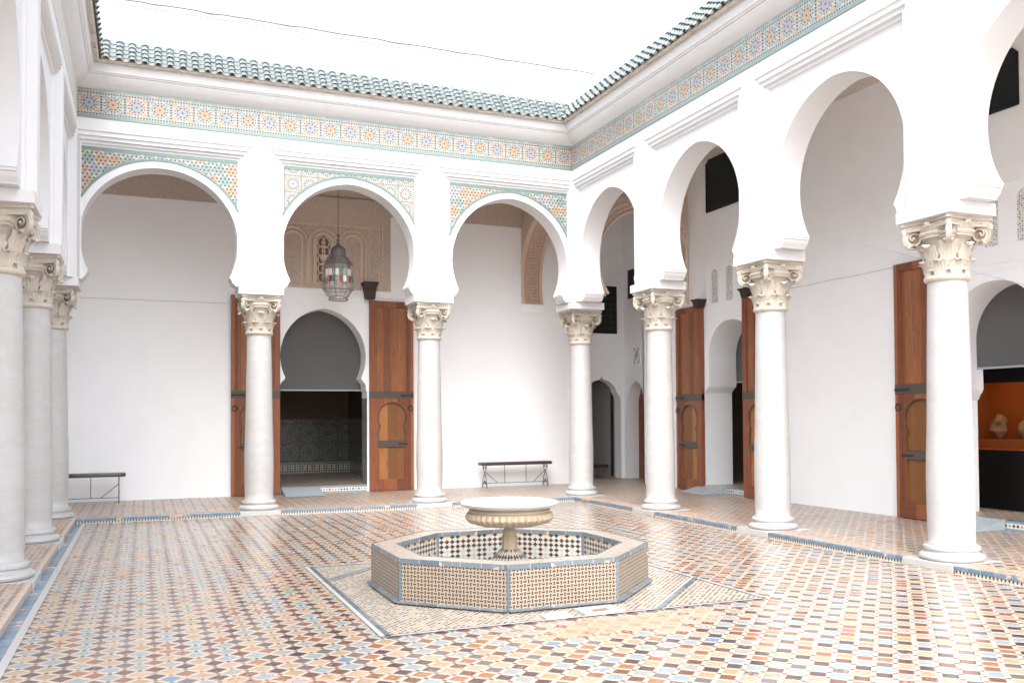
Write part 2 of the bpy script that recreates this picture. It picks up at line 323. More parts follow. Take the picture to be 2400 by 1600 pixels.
# ------------------------------------------------------------------ mesh helpers
ORG = {}
COL = scene.collection
def setp(o, label=None, cat=None, group=None, kind=None):
    if label: o['label'] = label
    if cat: o['category'] = cat
    if group: o['group'] = group
    if kind: o['kind'] = kind
    elif cat: o['kind'] = 'thing'
    return o
def empty(name, loc, label=None, cat=None, group=None):
    o = bpy.data.objects.new(name, None); o.location = loc; o.empty_display_size = .2; COL.objects.link(o); ORG[o.name] = Vector(loc)
    return setp(o, label, cat, group)
class Fr:    # wall frame: u along the wall, z up, w into the wall
    def __init__(s, o, U, W): s.o, s.U, s.W = Vector(o), Vector(U), Vector(W)
    def __call__(s, u_, z, w_): return s.o+s.U*u_+s.W*w_+Vector((0, 0, z))
FB = Fr((0, 0, 0), (1, 0, 0), (0, 1, 0)); FR = Fr((0, 0, 0), (0, -1, 0), (1, 0, 0)); FL = Fr((-8.76, 0, 0), (0, 1, 0), (-1, 0, 0))
class MB:
    def __init__(s): s.v, s.f, s.uv, s.mi, s.cur = [], [], [], [], 0
    def face(s, pts, uv=None):
        n = len(s.v); s.v += [Vector(p) for p in pts]; s.f.append(list(range(n, n+len(pts)))); s.uv.append(uv); s.mi.append(s.cur)
    def quad(s, F, u0, u1, z0, z1, w_, uo=0, vo=0): s.face([F(u0, z0, w_), F(u1, z0, w_), F(u1, z1, w_), F(u0, z1, w_)], [(u0-uo, z0-vo), (u1-uo, z0-vo), (u1-uo, z1-vo), (u0-uo, z1-vo)])
    def box(s, x0, x1, y0, y1, z0, z1, F=None):
        F = F or Fr((0, 0, 0), (1, 0, 0), (0, 1, 0)); g = lambda a, b, c: F(a, c, b)
        P = lambda *q: [g(*k) for k in q]
        s.face(P((x0, y0, z0), (x1, y0, z0), (x1, y0, z1), (x0, y0, z1)), [(x0, z0), (x1, z0), (x1, z1), (x0, z1)])
        s.face(P((x1, y1, z0), (x0, y1, z0), (x0, y1, z1), (x1, y1, z1)), [(x1, z0), (x0, z0), (x0, z1), (x1, z1)])
        s.face(P((x0, y1, z0), (x0, y0, z0), (x0, y0, z1), (x0, y1, z1)), [(y1, z0), (y0, z0), (y0, z1), (y1, z1)])
        s.face(P((x1, y0, z0), (x1, y1, z0), (x1, y1, z1), (x1, y0, z1)), [(y0, z0), (y1, z0), (y1, z1), (y0, z1)])
        s.face(P((x0, y0, z1), (x1, y0, z1), (x1, y1, z1), (x0, y1, z1)), [(x0, y0), (x1, y0), (x1, y1), (x0, y1)])
        s.face(P((x0, y1, z0), (x1, y1, z0), (x1, y0, z0), (x0, y0, z0)), [(x0, y1), (x1, y1), (x1, y0), (x0, y0)])
        return s
    def fbox(s, F, u0, u1, z0, z1, w0, w1): return s.box(u0, u1, w0, w1, z0, z1, F)
    def prism(s, F, loops, w0, w1, back=True, side=True, uo=0, vo=0):
        L = [[Vector((a, b, 0)) for a, b in lp] for lp in loops]; tri = tessellate_polygon(L); flat = [p for lp in L for p in lp]
        for t in tri:
            uvs = [(flat[i].x-uo, flat[i].y-vo) for i in t]
            ar = (flat[t[1]]-flat[t[0]]).cross(flat[t[2]]-flat[t[0]]).z
            t_ = list(t) if ar > 0 else list(t)[::-1]; uvs = [(flat[i].x-uo, flat[i].y-vo) for i in t_]
            s.face([F(flat[i].x, flat[i].y, w0) for i in t_], uvs)
            if back: s.face([F(flat[i].x, flat[i].y, w1) for i in t_[::-1]], uvs[::-1])
        if side:
            for k, lp in enumerate(loops):
                A = sum(lp[i][0]*lp[(i+1) % len(lp)][1]-lp[(i+1) % len(lp)][0]*lp[i][1] for i in range(len(lp)))
                if (A < 0) == (k == 0): lp = lp[::-1]
                d = 0
                for i in range(len(lp)):
                    a, b = lp[i], lp[(i+1) % len(lp)]; l = hypot(b[0]-a[0], b[1]-a[1])
                    s.face([F(*a, w0), F(*a, w1), F(*b, w1), F(*b, w0)], [(0, d), (w1-w0, d), (w1-w0, d+l), (0, d+l)]); d += l
        return s
    def lathe(s, c, prof, n=40, sx=1, sy=1, lobes=0, amp=0, a0=0):
        cx, cy, cz = c; rings = []
        for rr, z in prof:
            ring = []
            for i in range(n):
                a = 2*pi*i/n+a0; k = 1
                if lobes and isinstance(amp, dict): k = 1+amp.get((rr, z), 0)*(abs(sin(a*lobes/2))-.6)
                ring.append(Vector((cx+rr*k*cos(a)*sx, cy+rr*k*sin(a)*sy, cz+z)))
            rings.append(ring)
        b = len(s.v); s.v += [p for R in rings for p in R]
        for j in range(len(rings)-1):
            for i in range(n):
                i2 = (i+1) % n; s.f.append([b+j*n+i, b+j*n+i2, b+(j+1)*n+i2, b+(j+1)*n+i])
                l = .4; s.uv.append([(i/n*2, prof[j][1]), ((i+1)/n*2, prof[j][1]), ((i+1)/n*2, prof[j+1][1]), (i/n*2, prof[j+1][1])]); s.mi.append(s.cur)
        return s
    def tube(s, pts, rad, n=8, closed=False):
        pts = [Vector(p) for p in pts]; N_ = len(pts); rads = rad if isinstance(rad, (list, tuple)) else [rad]*N_; b = len(s.v); ref = None
        for k in range(N_):
            if closed: t = pts[(k+1) % N_]-pts[k-1]
            else: t = pts[min(k+1, N_-1)]-pts[max(k-1, 0)]
            t.normalize()
            if ref is None: ref = t.orthogonal().normalized()
            ref = (ref-t*ref.dot(t)).normalized(); bi = t.cross(ref)
            for i in range(n): a = 2*pi*i/n; s.v.append(pts[k]+(ref*cos(a)+bi*sin(a))*rads[k])
        for k in range(N_ if closed else N_-1):
            k2 = (k+1) % N_
            for i in range(n):
                i2 = (i+1) % n; s.f.append([b+k*n+i, b+k*n+i2, b+k2*n+i2, b+k2*n+i]); s.uv.append(None); s.mi.append(s.cur)
        if not closed:
            s.f.append([b+i for i in range(n)][::-1]); s.uv.append(None); s.mi.append(s.cur)
            s.f.append([b+(N_-1)*n+i for i in range(n)]); s.uv.append(None); s.mi.append(s.cur)
        return s
    def grid(s, fn, nu, nv):
        b = len(s.v)
        for j in range(nv+1):
            for i in range(nu+1): s.v.append(Vector(fn(i/nu, j/nv)))
        for j in range(nv):
            for i in range(nu):
                a = b+j*(nu+1)+i; s.f.append([a, a+1, a+nu+2, a+nu+1]); s.uv.append([(i/nu, j/nv), ((i+1)/nu, j/nv), ((i+1)/nu, (j+1)/nv), (i/nu, (j+1)/nv)]); s.mi.append(s.cur)
        return s
    def ball(s, c, rx, ry, rz, n=12):
        pr = [(sin(pi*k/n)+1e-4, -cos(pi*k/n)) for k in range(n+1)]; b = len(s.v); s.lathe((0, 0, 0), pr, 2*n)
        for v in s.v[b:]: v.x, v.y, v.z = c[0]+v.x*rx, c[1]+v.y*ry, c[2]+v.z*rz
        return s
    def build(s, name, mat, parent=None, smooth=35, bevel=0):
        me = bpy.data.meshes.new(name)
        mt_ = mat if isinstance(mat, (list, tuple)) else [mat]
        if parent is not None: org = ORG[parent.name]; wo = org
        else:
            xs = [v.x for v in s.v]; ys = [v.y for v in s.v]; zs = [v.z for v in s.v]; wo = Vector(((min(xs)+max(xs))/2, (min(ys)+max(ys))/2, min(zs)))
        me.from_pydata([tuple(v-wo) for v in s.v], [], s.f)
        for m in mt_: me.materials.append(m)
        ul = me.uv_layers.new(name='UVMap')
        k = 0
        for fi, poly in enumerate(me.polygons):
            poly.material_index = s.mi[fi]; uv = s.uv[fi]
            for j in range(poly.loop_total):
                if uv: ul.data[k].uv = uv[j]
                else:
                    v = s.v[s.f[fi][j]]; ul.data[k].uv = (v.x+v.y, v.z)
                k += 1
            if smooth: poly.use_smooth = True
        import bmesh
        bm = bmesh.new(); bm.from_mesh(me); bmesh.ops.remove_doubles(bm, verts=bm.verts, dist=1e-5)
        bm.to_mesh(me); bm.free()
        if smooth: me.set_sharp_from_angle(angle=math.radians(smooth))
        o = bpy.data.objects.new(name, me); COL.objects.link(o)
        if parent is not None: o.parent = parent; ORG[o.name] = wo
        else: o.location = wo; ORG[o.name] = wo
        if bevel:
            md = o.modifiers.new('bevel', 'BEVEL'); md.width = bevel; md.segments = 2; md.limit_method = 'ANGLE'; md.angle_limit = math.radians(40)
        return o
def copy_tree(o, parent=None):
    c = o.copy(); COL.objects.link(c); c.parent = parent
    for ch in list(o.children): copy_tree(ch, c)
    return c
def arch(c, hw, zc, h, zs, n=28, grow=0):
    """pointed horseshoe outline from the right springing over the apex to the left springing"""
    rr = (h*h/hw+hw)/2; e = rr-hw; rr += grow; a0 = -asin(min(1, (zc-zs)/rr)); a1 = acos(e/rr)
    R_ = [(c-e+rr*cos(a0+(a1-a0)*k/n), zc+rr*sin(a0+(a1-a0)*k/n)) for k in range(n+1)]
    return R_+[(2*c-x, z) for x, z in R_[::-1][1:]]

# ------------------------------------------------------------------ ground, floors, kerb
YF = -17.5
m = MB(); m.face([(-8.76, YF, 0), (0, YF, 0), (0, 0, 0), (-8.76, 0, 0)]); setp(m.build('court_floor', MT['floor'], smooth=0), kind='structure')
m = MB(); m.face([(-60, -60, -.12), (60, -60, -.12), (60, 60, -.12), (-60, 60, -.12)]); setp(m.build('ground', MT['terra'], smooth=0), kind='structure')
HC = .072
m = MB()
for a in ([(-12, 0, HC), (4, 0, HC), (4, 4.9, HC), (-12, 4.9, HC)], [(0, YF, HC), (4, YF, HC), (4, 0, HC), (0, 0, HC)], [(-12, YF, HC), (-8.76, YF, HC), (-8.76, 0, HC), (-12, 0, HC)]): m.face(a)
setp(m.build('gallery_floor', MT['gfloor'], smooth=0), kind='structure')
m = MB(); e = HC+.004; bw = .33
m.face([(-8.76-bw, 0.03, e), (0+bw, 0.03, e), (bw, bw, e), (-8.76-bw, bw, e)]); m.face([(.03, YF, e), (bw, YF, e), (bw, .03, e), (.03, .03, e)]); m.face([(-8.76-bw, YF, e), (-8.79, YF, e), (-8.79, .03, e), (-8.76-bw, .03, e)])
setp(m.build('gallery_edge_band', MT['border'], smooth=0), kind='structure')
# kerb: blue glazed edge over a row of black and white teeth
PIER_B = [-9.10, -5.91, -2.83, .36]; PIER_R = [2.64, 5.60, 8.62, 11.62, 14.62]; PIER_L = [-(2.64), -5.60, -8.62, -11.62, -14.62]
def kerb(F, u0, u1, gaps, name, mats3):
    segs = []; a = u0
    for g0, g1 in sorted(gaps): segs.append((a, g0)); a = g1
    segs.append((a, u1)); m = MB()
    for s0, s1 in segs:
        if s1-s0 < .05: continue
        m.cur = 0; m.fbox(F, s0, s1, .036, HC+.006, -.006, .036); m.cur = 1; m.fbox(F, s0, s1, -.01, .036, 0, .03)
    return setp(m.build(name, mats3, bevel=.004, smooth=0), kind='structure')
kerb(FB, -8.76, 0, [(-6.235, -5.63), (-3.14, -2.56)], 'kerb_back', [MT['blue'], MT['teeth']])
kerb(FR, 0.0, -YF, [(p-.345, p+.345) for p in PIER_R], 'kerb_right', [MT['blue'], MT['teeth']])
kerb(FL, YF, 0.0, [(p-.345, p+.345) for p in PIER_L], 'kerb_left', [MT['terra'], MT['terra']])
m = MB(); m.face([(-8.76, YF, .004), (-8.66, YF, .004), (-8.66, -.02, .004), (-8.76, -.02, .004)], [(0, 0), (0, .1), (17, .1), (17, 0)]); setp(m.build('blue_floor_strip', MT['blue'], smooth=0), kind='structure')
m = MB(); m.face([(-8.66, YF, .004), (-8.60, YF, .004), (-8.60, -.02, .004), (-8.66, -.02, .004)]); setp(m.build('white_floor_strip', MT['slab'], smooth=0), kind='structure')
# mosaic square around the fountain
FCX, FCY = -4.41, -7.56
m = MB(); x0, x1, y0, y1 = -6.08, -2.58, -9.20, -5.75
m.cur = 0; m.face([(x0, y0, .004), (x1, y0, .004), (x1, y1, .004), (x0, y1, .004)])
def strip(m, a, b, wd, z, mi):
    a, b = Vector((*a, z)), Vector((*b, z)); d = (b-a).normalized(); n = Vector((-d.y, d.x, 0))*wd/2; m.cur = mi; L = (b-a).length
    m.face([a-n, b-n, b+n, a+n], [(0, 0), (L, 0), (L, wd), (0, wd)])
strip(m, (x0-.02, y0), (x0-.02, y1), .04, .008, 2); strip(m, (x0+.024, y0), (x0+.024, y1), .045, .008, 1)
for a, b in (((x1, y1), (x1, y0)), ((x0, y1), (x1, y1)), ((x0, y0), (x1, y0))): strip(m, a, b, .03, .008, 2); strip(m, (a[0]-.025 if a[0] == b[0] else a[0], a[1]+(.025 if a[1] == b[1] == y0 else -.025 if a[1] == b[1] else 0)), (b[0]-.025 if a[0] == b[0] else b[0], b[1]+(.025 if a[1] == b[1] == y0 else -.025 if a[1] == b[1] else 0)), .02, .008, 1)
for a, b, sg in (((x0, -6.72), (x0+.97, y1), -1), ((x1-1.12, y0), (x1, -8.08), 1)):
    strip(m, a, b, .05, .012, 1); strip(m, (a[0]-sg*.025, a[1]+sg*.025), (b[0]-sg*.025, b[1]+sg*.025), .022, .012, 2)
setp(m.build('fountain_mosaic_surround', [MT['star'], MT['bluefount'], MT['slab']], smooth=0), kind='structure')

# ------------------------------------------------------------------ fountain basin (octagon)
def octo(ap, cx=FCX, cy=FCY): R_ = ap/cos(pi/8); return [(cx+R_*cos(pi/8+k*pi/4), cy+R_*sin(pi/8+k*pi/4)) for k in range(8)]
fb = empty('fountain_basin', (FCX, FCY, 0), 'low octagonal tiled basin with basketweave sides and blue edging in the middle of the court', 'fountain basin')
AO, AI, HF = 1.262, 1.03, .40
O, I = octo(AO), octo(AI); side, top, inn, trim, bott = MB(), MB(), MB(), MB(), MB()
for k in range(8):
    a, b = Vector(O[k]), Vector(O[(k+1) % 8]); L = (b-a).length
    side.face([(*a, 0), (*b, 0), (*b, HF), (*a, HF)], [(0, 0), (L, 0), (L, HF), (0, HF)])
    c, d = Vector(I[k]), Vector(I[(k+1) % 8]); l2 = (d-c).length
    top.face([(*a, HF), (*b, HF), (*d, HF), (*c, HF)], [(0, 0), (L, 0), (L/2+l2/2, .23), (L/2-l2/2, .23)])
    inn.face([(*d, .06), (*c, .06), (*c, HF), (*d, HF)], [(l2, 0), (0, 0), (0, HF), (l2, HF)])
    def ebox(p, q, w0, w1, z0, z1):
        d_ = (q-p).normalized(); F = Fr((p.x, p.y, 0), (d_.x, d_.y, 0), (-d_.y, d_.x, 0)); ll = (q-p).length; trim.fbox(F, 0, ll, z0, z1, w0, w1)
    ebox(a, b, -.005, .010, HF-.038, HF+.004)
    ebox(a, b, -.05, .004, 0.02, .032)
    ebox(c, d, -.012, .006, HF-.038, HF+.004)
    for pt, ins in ((a, .0), (c, 0)):
        nx = Vector((pt.x-FCX, pt.y-FCY)).normalized(); t_ = Vector((-nx.y, nx.x)); 
        if pt is a: p0 = pt+nx*.004; F = Fr((p0.x, p0.y, 0), (t_.x, t_.y, 0), (-nx.x, -nx.y, 0)); trim.prism(Fr((0, 0, 0), (1, 0, 0), (0, 1, 0)), [[(0, 0)]*0], 0, 0) if False else trim.tube([(p0.x-nx.x*.012, p0.y-nx.y*.012, .0), (p0.x-nx.x*.012, p0.y-nx.y*.012, HF-.02)], .016, 8)
        else: trim.tube([(pt.x-nx.x*-.004, pt.y-nx.y*-.004, .06), (pt.x+nx.x*.004, pt.y+nx.y*.004, HF-.03)], .024, 8)
bott.face([(*p, .06) for p in I])
side.build('side_wall', MT['octside'], fb, 0); top.build('rim', MT['octtop'], fb, 0); inn.build('inner_wall', MT['octinner'], fb, 0); bott.build('basin_floor', MT['star'], fb, 0)
trim.build('edging', MT['bluefount'], fb)
# ------------------------------------------------------------------ fountain bowl on its pedestal
fw = empty('fountain_bowl', (FCX, FCY, .06), 'round white marble bowl with gadrooned honey underside on a pedestal, standing inside the tiled basin', 'fountain bowl')
m = MB(); amp = {(.430, .655): .055, (.425, .70): .02, (.385, .61): .08, (.27, .578): .10, (.415, .635): .065}
m.lathe((FCX, FCY, 0), [(.05, .560), (.12, .566), (.27, .578), (.385, .61), (.415, .635), (.430, .655), (.425, .70), (.40, .712), (.395, .716), (.405, .722), (.40, .735), (.385, .742), (.392, .765)], 192, lobes=40, amp=amp)
m.build('gadrooned_body', MT['bowl'], fw)
m = MB(); m.lathe((FCX, FCY, 0), [(.392, .755), (.44, .765), (.478, .785), (.487, .80), (.482, .812), (.465, .818), (.445, .815), (.43, .80), (.40, .775), (.33, .735), (.2, .70), (.001, .692)], 96)
m.build('rim', MT['bowlwhite'], fw)
m = MB(); m.lathe((FCX, FCY, 0), [(.095, .33), (.084, .345), (.078, .36), (.080, .455), (.082, .468), (.073, .472), (.060, .53), (.052, .57)], 8, a0=pi/8); m.build('pedestal', MT['bowl'], fw, 25)
m = MB(); m.lathe((FCX, FCY, 0), [(.36, .06), (.30, .13), (.09, .345), (.001, .35)], 48); m.build('mosaic_foot', MT['octinner'], fw, 60)
# ------------------------------------------------------------------ drain slabs
m = MB(); F2 = Fr((0, 0, 0), (1, 0, 0), (0, 0, 1))
def slabq(P_, z, hole=None):
    lo = [Vector((*p, 0)) for p in P_]
    m.prism(FZ, [P_]+([hole] if hole else []), z, z-.02, back=False)
class FZc:
    def __call__(s, a, b, w_): return Vector((a, b, w_))
FZ = FZc()
slabq([(-4.39, -9.19), (-4.01, -9.17), (-4.02, -8.92), (-4.38, -8.93)], .018, [(-4.28, -9.13), (-4.12, -9.12), (-4.12, -9.0), (-4.28, -9.01)])
d1 = m.build('drain_slab', MT['slab'], smooth=0); setp(d1, 'white marble slab with a square drain hole at the foot of the octagonal basin', 'drain slab')
m = MB(); slabq([(-4.29, -9.14), (-4.11, -9.13), (-4.11, -8.99), (-4.29, -9.0)], .010); o = m.build('drain_hole', MT['earth'], d1, 0)
m = MB(); slabq([(-4.75, -9.20), (-4.50, -9.19), (-4.49, -8.985), (-4.74, -9.03)], .018); setp(m.build('marble_patch', MT['slab'], smooth=0), 'cracked plain white marble slab left of the drain at the basin foot', 'floor slab')

# ------------------------------------------------------------------ columns
def leaf(m, ang, z0, h, r0, out, wd, droop=.03):
    ca, sa = cos(ang), sin(ang)
    cr = h*.13
    def fn(s_, t):
        x = (s_-.5)*2; lob = 1+.13*sin(t*pi*9+.6); tt = min(1, t/.68); ph = max(0, (t-.68)/.32)*2.75
        w_ = wd*lob*(.62+.42*sin(pi*min(1, t*.95)))*sqrt(max(.06, 1-(max(0, t-.62)/.40)**2))
        rad = r0+.012+out*tt**3*.55+cr*1.25*(1-cos(ph))+.012*(1-x*x)*(1-.3*t)+.0045*cos(x*15)*(1-t*.5)-.012*x*x*(ph > 0)*ph*.5; zz = z0+h*tt+cr*sin(ph)-cr*.25*x*x*ph
        a = ang; tx = x*w_/2
        return (ca*rad-sa*tx, sa*rad+ca*tx, zz)
    m.grid(fn, 16, 14)
    def fn2(s_, t): p = Vector(fn(s_, t)); return (p.x-ca*.012, p.y-sa*.012, p.z-.006*t)
    b = len(m.f); m.grid(lambda s_, t: fn2(1-s_, t), 16, 14)
def make_column():
    root = empty('marble_column', (0, 0, 0))
    m = MB(); m.box(-.345, .325, -.36, .36, 0, HC+.008); pl = m.build('plinth', MT['slab'], root, 0, bevel=.006)
    m = MB(); z = HC+.008
    m.lathe((0, 0, z), [(.30, 0), (.325, .012), (.334, .035), (.326, .058), (.306, .070), (.292, .072), (.276, .085), (.270, .100), (.276, .112), (.288, .116), (.290, .124), (.284, .148), (.268, .158), (.255, .16), (.252, .18), (.244, .185)], 56); m.build('base', MT['marble'], root)
    m = MB(); pr = []
    for k in range(25):
        t = k/24; zz = .255+t*(3.09-.255); rr = .236+.010*sin(pi*min(1, t*2.2))*(t < .4545)-(.034*max(0, (t-.22))**1.35*1.4); pr.append((rr, zz))
    pr = [(.250, .246)]+pr; m.lathe((0, 0, 0), pr, 56); m.build('shaft', MT['marble'], root, 60)
    m = MB(); Z = 3.10
    m.lathe((0, 0, Z), [(.205, -.015), (.222, -.005), (.236, .012), (.238, .03), (.228, .048), (.206, .055)], 48)
    m.lathe((0, 0, Z), [(.200, .05), (.196, .2), (.20, .33), (.212, .42), (.235, .445), (.245, .455), (.245, .47), (.262, .485), (.27, .51), (.262, .535), (.275, .555), (.30, .60)], 48)
    # abacus with hollowed sides
    ab = []
    for k in range(4):
        base = k*pi/2
        for t in [i/10 for i in range(11)]:
            x = -.335+.67*t; y = .335-.055*sin(pi*t)
            if t == 0: x += .028
            if t == 1: x -= .028
            ab.append((x*cos(base)+y*sin(base), -x*sin(base)+y*cos(base)))
    m.prism(FZ, [ab], Z+.672, Z+.625); m.prism(FZ, [[(a*.93, b*.93) for a, b in ab]], Z+.625, Z+.56)
    bell = m.build('capital', MT['capital'], root, 40)
    m = MB()
    for k in range(4):
        base = k*pi/2; nx, ny = -sin(base), -cos(base); tx, ty = cos(base), -sin(base)
        def L(a, d, zz): return (tx*a+nx*d, ty*a+ny*d, Z+zz)
        for sg in (-1, 1):
            cf, sf = cos(.70), sin(.70)
            def D(p, q, zz): return L(sg*(.212+p*cf-q*sf), .252+p*sf+q*cf, .490+zz)
            sp = []; rd = []
            for i in range(70):
                t = i/69; th = t*2*pi*1.45+.3; rr = .094*(1-t)**.8+.012; sp.append(D(rr*sin(th), -.008, rr*cos(th))); rd.append(.013-.003*t)
            m.tube(sp, rd, 6); m.ball(D(0, .004, 0), .016, .016, .016, 5)
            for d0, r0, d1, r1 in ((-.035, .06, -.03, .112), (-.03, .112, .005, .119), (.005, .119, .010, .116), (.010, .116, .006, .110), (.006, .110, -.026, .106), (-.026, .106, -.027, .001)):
                m.cur = 1 if d0 == -.026 else 0  # sunk face takes the darker tan so the spiral stands out
                for i in range(28):
                    a, b = 2*pi*i/28, 2*pi*(i+1)/28
                    m.face([D(r0*cos(a), d0, r0*sin(a)), D(r0*cos(b), d0, r0*sin(b)), D(r1*cos(b), d1, r1*sin(b)), D(r1*cos(a), d1, r1*sin(a))])
            m.cur = 0
            # scroll stem up to the abacus flower
            m.tube([L(sg*(.222-.0), .28, .595), L(sg*.16, .275, .608), L(sg*.10, .262, .59), L(sg*.05, .25, .555)], [.016, .014, .012, .008], 6)
            m.tube([L(sg*.30, .29, .60), L(sg*.318, .305, .57), L(sg*.31, .30, .52)], [.016, .018, .010], 6)
        m.tube([L(-.125, .235, .515), L(0, .250, .515), L(.125, .235, .515)], .026, 10)
        m.tube([L(-.12, .235, .468), L(0, .250, .468), L(.12, .235, .468)], .011, 8)
        m.ball(L(0, .277, .61), .036, .036, .036, 6)
        for i in range(5): a = pi*i/4; m.ball(L(.036*cos(a), .285, .59+.034*sin(a)), .017, .017, .02, 5)
        a = base; m.ball(L(.30, .30, .50)[:2]+(Z+.56,), .03, .03, .05, 6)
    m.build('volute', [MT['capital'], MT['caprecess']], bell, 50)
    m = MB()
    for k in range(8):
        leaf(m, k*pi/4+pi/8, Z+.05, .145, .202, .075, .165, .030); leaf(m, k*pi/4, Z+.10, .29 if k % 2 else .25, .208, .095 if k % 2 == 0 else .15, .175, .040)
    m.build('acanthus_leaves', MT['capital'], bell, 60)
    return root
col0 = make_column()
cols = [  # x, y, rot, label, group
    (-5.91, .345, 0, 'white marble column standing in front of the left wooden door leaf and lantern doorway', 'columns of the back arcade'),
    (-2.83, .345, 0, 'white marble column of the back arcade just right of the lantern', 'columns of the back arcade'),
    (.40, .48, 0, 'white marble corner column right of the far bench, where the back and right arcades meet', 'columns of the back arcade'),
    (.345, -2.64, -pi/2, 'white marble column on the right arcade nearest the corner column, beside the lobed doorways', 'columns of the right arcade'),
    (.345, -5.60, -pi/2, 'white marble column hiding the right leaf of the middle side doorway on the right arcade', 'columns of the right arcade'),
    (.345, -8.62, -pi/2, 'largest and nearest white marble column at far right, beside the orange lit doorway', 'columns of the right arcade'),
    (-9.12, .36, pi/2, 'farthest of the three left columns, at the left back corner by the cut off bench', 'columns of the left arcade'),
    (-9.10, -2.64, pi/2, 'middle of the three white marble columns lining the left edge', 'columns of the left arcade'),
    (-9.10, -5.60, pi/2, 'nearest of the three left columns, its shaft cut by the photo edge', 'columns of the left arcade')]
for i, (x, y, rz, lab, gr) in enumerate(cols):
    o = col0 if i == 0 else copy_tree(col0)
    o.location = (x, y, 0); o.rotation_euler = (0, 0, rz); setp(o, lab, 'column', gr)

# ------------------------------------------------------------------ arcades
ZS, ZSL, ZF, ZFI, ZT = 3.90, 3.765, 6.285, 6.03, 7.0
PROF = [(0, 0), (.018, .026), (.060, .028), (.075, .012), (.090, .048), (.128, .052), (.140, .036), (.155, .080), (.190, .085), (.205, .112), (.235, .12)]
def bay(F, root, uL, uR, c, hw, zc, h, sL=1, sR=1, tile=None, wrear=.53):
    # arch plate
    A = arch(c, hw, zc, h, 4.045); cu = A[0][0]-c; op = (uR-uL)/2
    corb = [(c+cu+.012, 4.035), (c+cu+.012, 4.015), (c+cu+.03, 4.005), (c+cu+.035, 3.985), (c+cu+.05, 3.95), (c+cu+.085, 3.925), (c+cu+.092, ZS)]
    lo = [(uL, ZS)]+[(2*c-x, z) for x, z in corb[::-1]]+A[::-1]+corb+[(uR, ZS), (uR, ZF), (uL, ZF)]
    m = MB(); m.prism(F, [lo], .12, wrear); o = m.build('arch', MT['plaster'], root, 40)
    # stepped frame
    m = MB()
    for (d0, w0), (d1, w1) in zip(PROF[:-1], PROF[1:]):
        p = lambda d, w_: [F(uL+d*sL, ZS, w_), F(uL+d*sL, ZF-d, w_), F(uR-d*sR, ZF-d, w_), F(uR-d*sR, ZS, w_)]
        a, b = p(d0, w0), p(d1, w1)
        for k in range(3): m.face([a[k], b[k], b[k+1], a[k+1]][::-1])
    m.build('frame_moulding', MT['plaster'], root, 20)
    if tile:
        iL, iR = uL+.235*sL, uR-.235*sR; G = arch(c, hw, zc, h, zc, 28, .115); G = [p for p in G if iL < p[0] < iR]
        rr = (h*h/hw+hw)/2+.115; e = (h*h/hw+hw)/2-hw
        zr = zc+sqrt(max(0, rr*rr-(iR-c+e)**2)); zl = zc+sqrt(max(0, rr*rr-(c-iL+e)**2))
        lo = [(iR, zr)]+[(iR, ZFI+.02), (iL, ZFI+.02), (iL, zl)]+G[::-1]
        m = MB(); m.prism(F, [lo], .112, .12, back=False); m.build('spandrel_tiles', tile, root, 0)
        m = MB(); m.fbox(F, iL, iR, ZFI-.035, ZFI+.02, .106, .118); GG = [(iR, zr)]+G+[(iL, zl)]
        def off(p, d): v = Vector((p[0]-c, p[1]-zc)).normalized(); return (p[0]+v.x*d, p[1]+v.y*d)
        for a, b in zip(GG[:-1], GG[1:]):
            a2, b2 = off(a, .034), off(b, .034); m.face([F(*a, .106), F(*a2, .106), F(*b2, .106), F(*b, .106)][::-1]); m.face([F(*a, .106), F(*b, .106), F(*b, .12), F(*a, .12)][::-1])
        m.build('green_tile_border', MT['green'], root, 0)
    return o
def arcade(F, name, lab, piers, bays, u0, u1, tiles, w_rear=.53, corner=None):
    mid = F((u0+u1)/2, 0, .3); root = empty(name, (mid.x, mid.y, ZSL), lab, 'arcade')
    # wall body: comb shape
    lo = [(u0, ZT), (u0, ZF)]
    bs = sorted(bays, key=lambda b: b[0])
    pts = []
    for b in bs: pts += [(b[0], ZF), (b[0], 'g')]
    lo = [(u0, ZS)]
    for b in bs: lo += [(b[0], ZS), (b[0], ZF), (b[1], ZF), (b[1], ZS)]
    lo += [(u1, ZS), (u1, ZT), (u0, ZT)]
    cl = [lo[0]]
    for p in lo[1:]:
        if abs(p[0]-cl[-1][0]) > 1e-4 or abs(p[1]-cl[-1][1]) > 1e-4: cl.append(p)
    m = MB(); m.prism(F, [cl], 0, w_rear); m.build('wall', MT['plaster'], root, 0)
    for b in bs: bay(F, root, *b[:6], *b[6:8], tile=b[8] if len(b) > 8 else None)
    for p in piers:
        m = MB(); m.fbox(F, p-.375, p+.375, ZSL, ZS, -.004, .655); m.build('impost_block', MT['plaster'], root, 0, bevel=.006)
    if tiles:
        m = MB(); m.cur = 0; m.quad(F, u0, u1, 6.49, 6.955, -.008, u0 if F is FB else u0, 6.49); m.cur = 1; m.fbox(F, u0, u1, 6.482, 6.49, -.010, .002); m.build('tile_frieze', [MT['frieze'], MT['green']], root, 0)
    else:
        m = MB(); m.fbox(F, u0, u1, 6.49, 6.955, -.006, 0.002); m.build('plaster_band', MT['grey_plaster'], root, 0)
    return root
X0 = -8.76
ra = arcade(FB, 'back_arcade', 'back arcade of three horseshoe arches with zellige spandrels under a tiled frieze', [-5.91, -2.83],
    [(-8.755, -6.06, -7.507, 1.222, 4.60, 1.20, .25, 1, MT['sp_flower']), (-5.76, -2.945, -4.35, 1.192, 4.60, 1.23, 1, 1, MT['sp_rose']), (-2.715, -.0, -1.248, 1.192, 4.60, 1.25, 1, .26, MT['sp_flower'])], X0, 0, True)
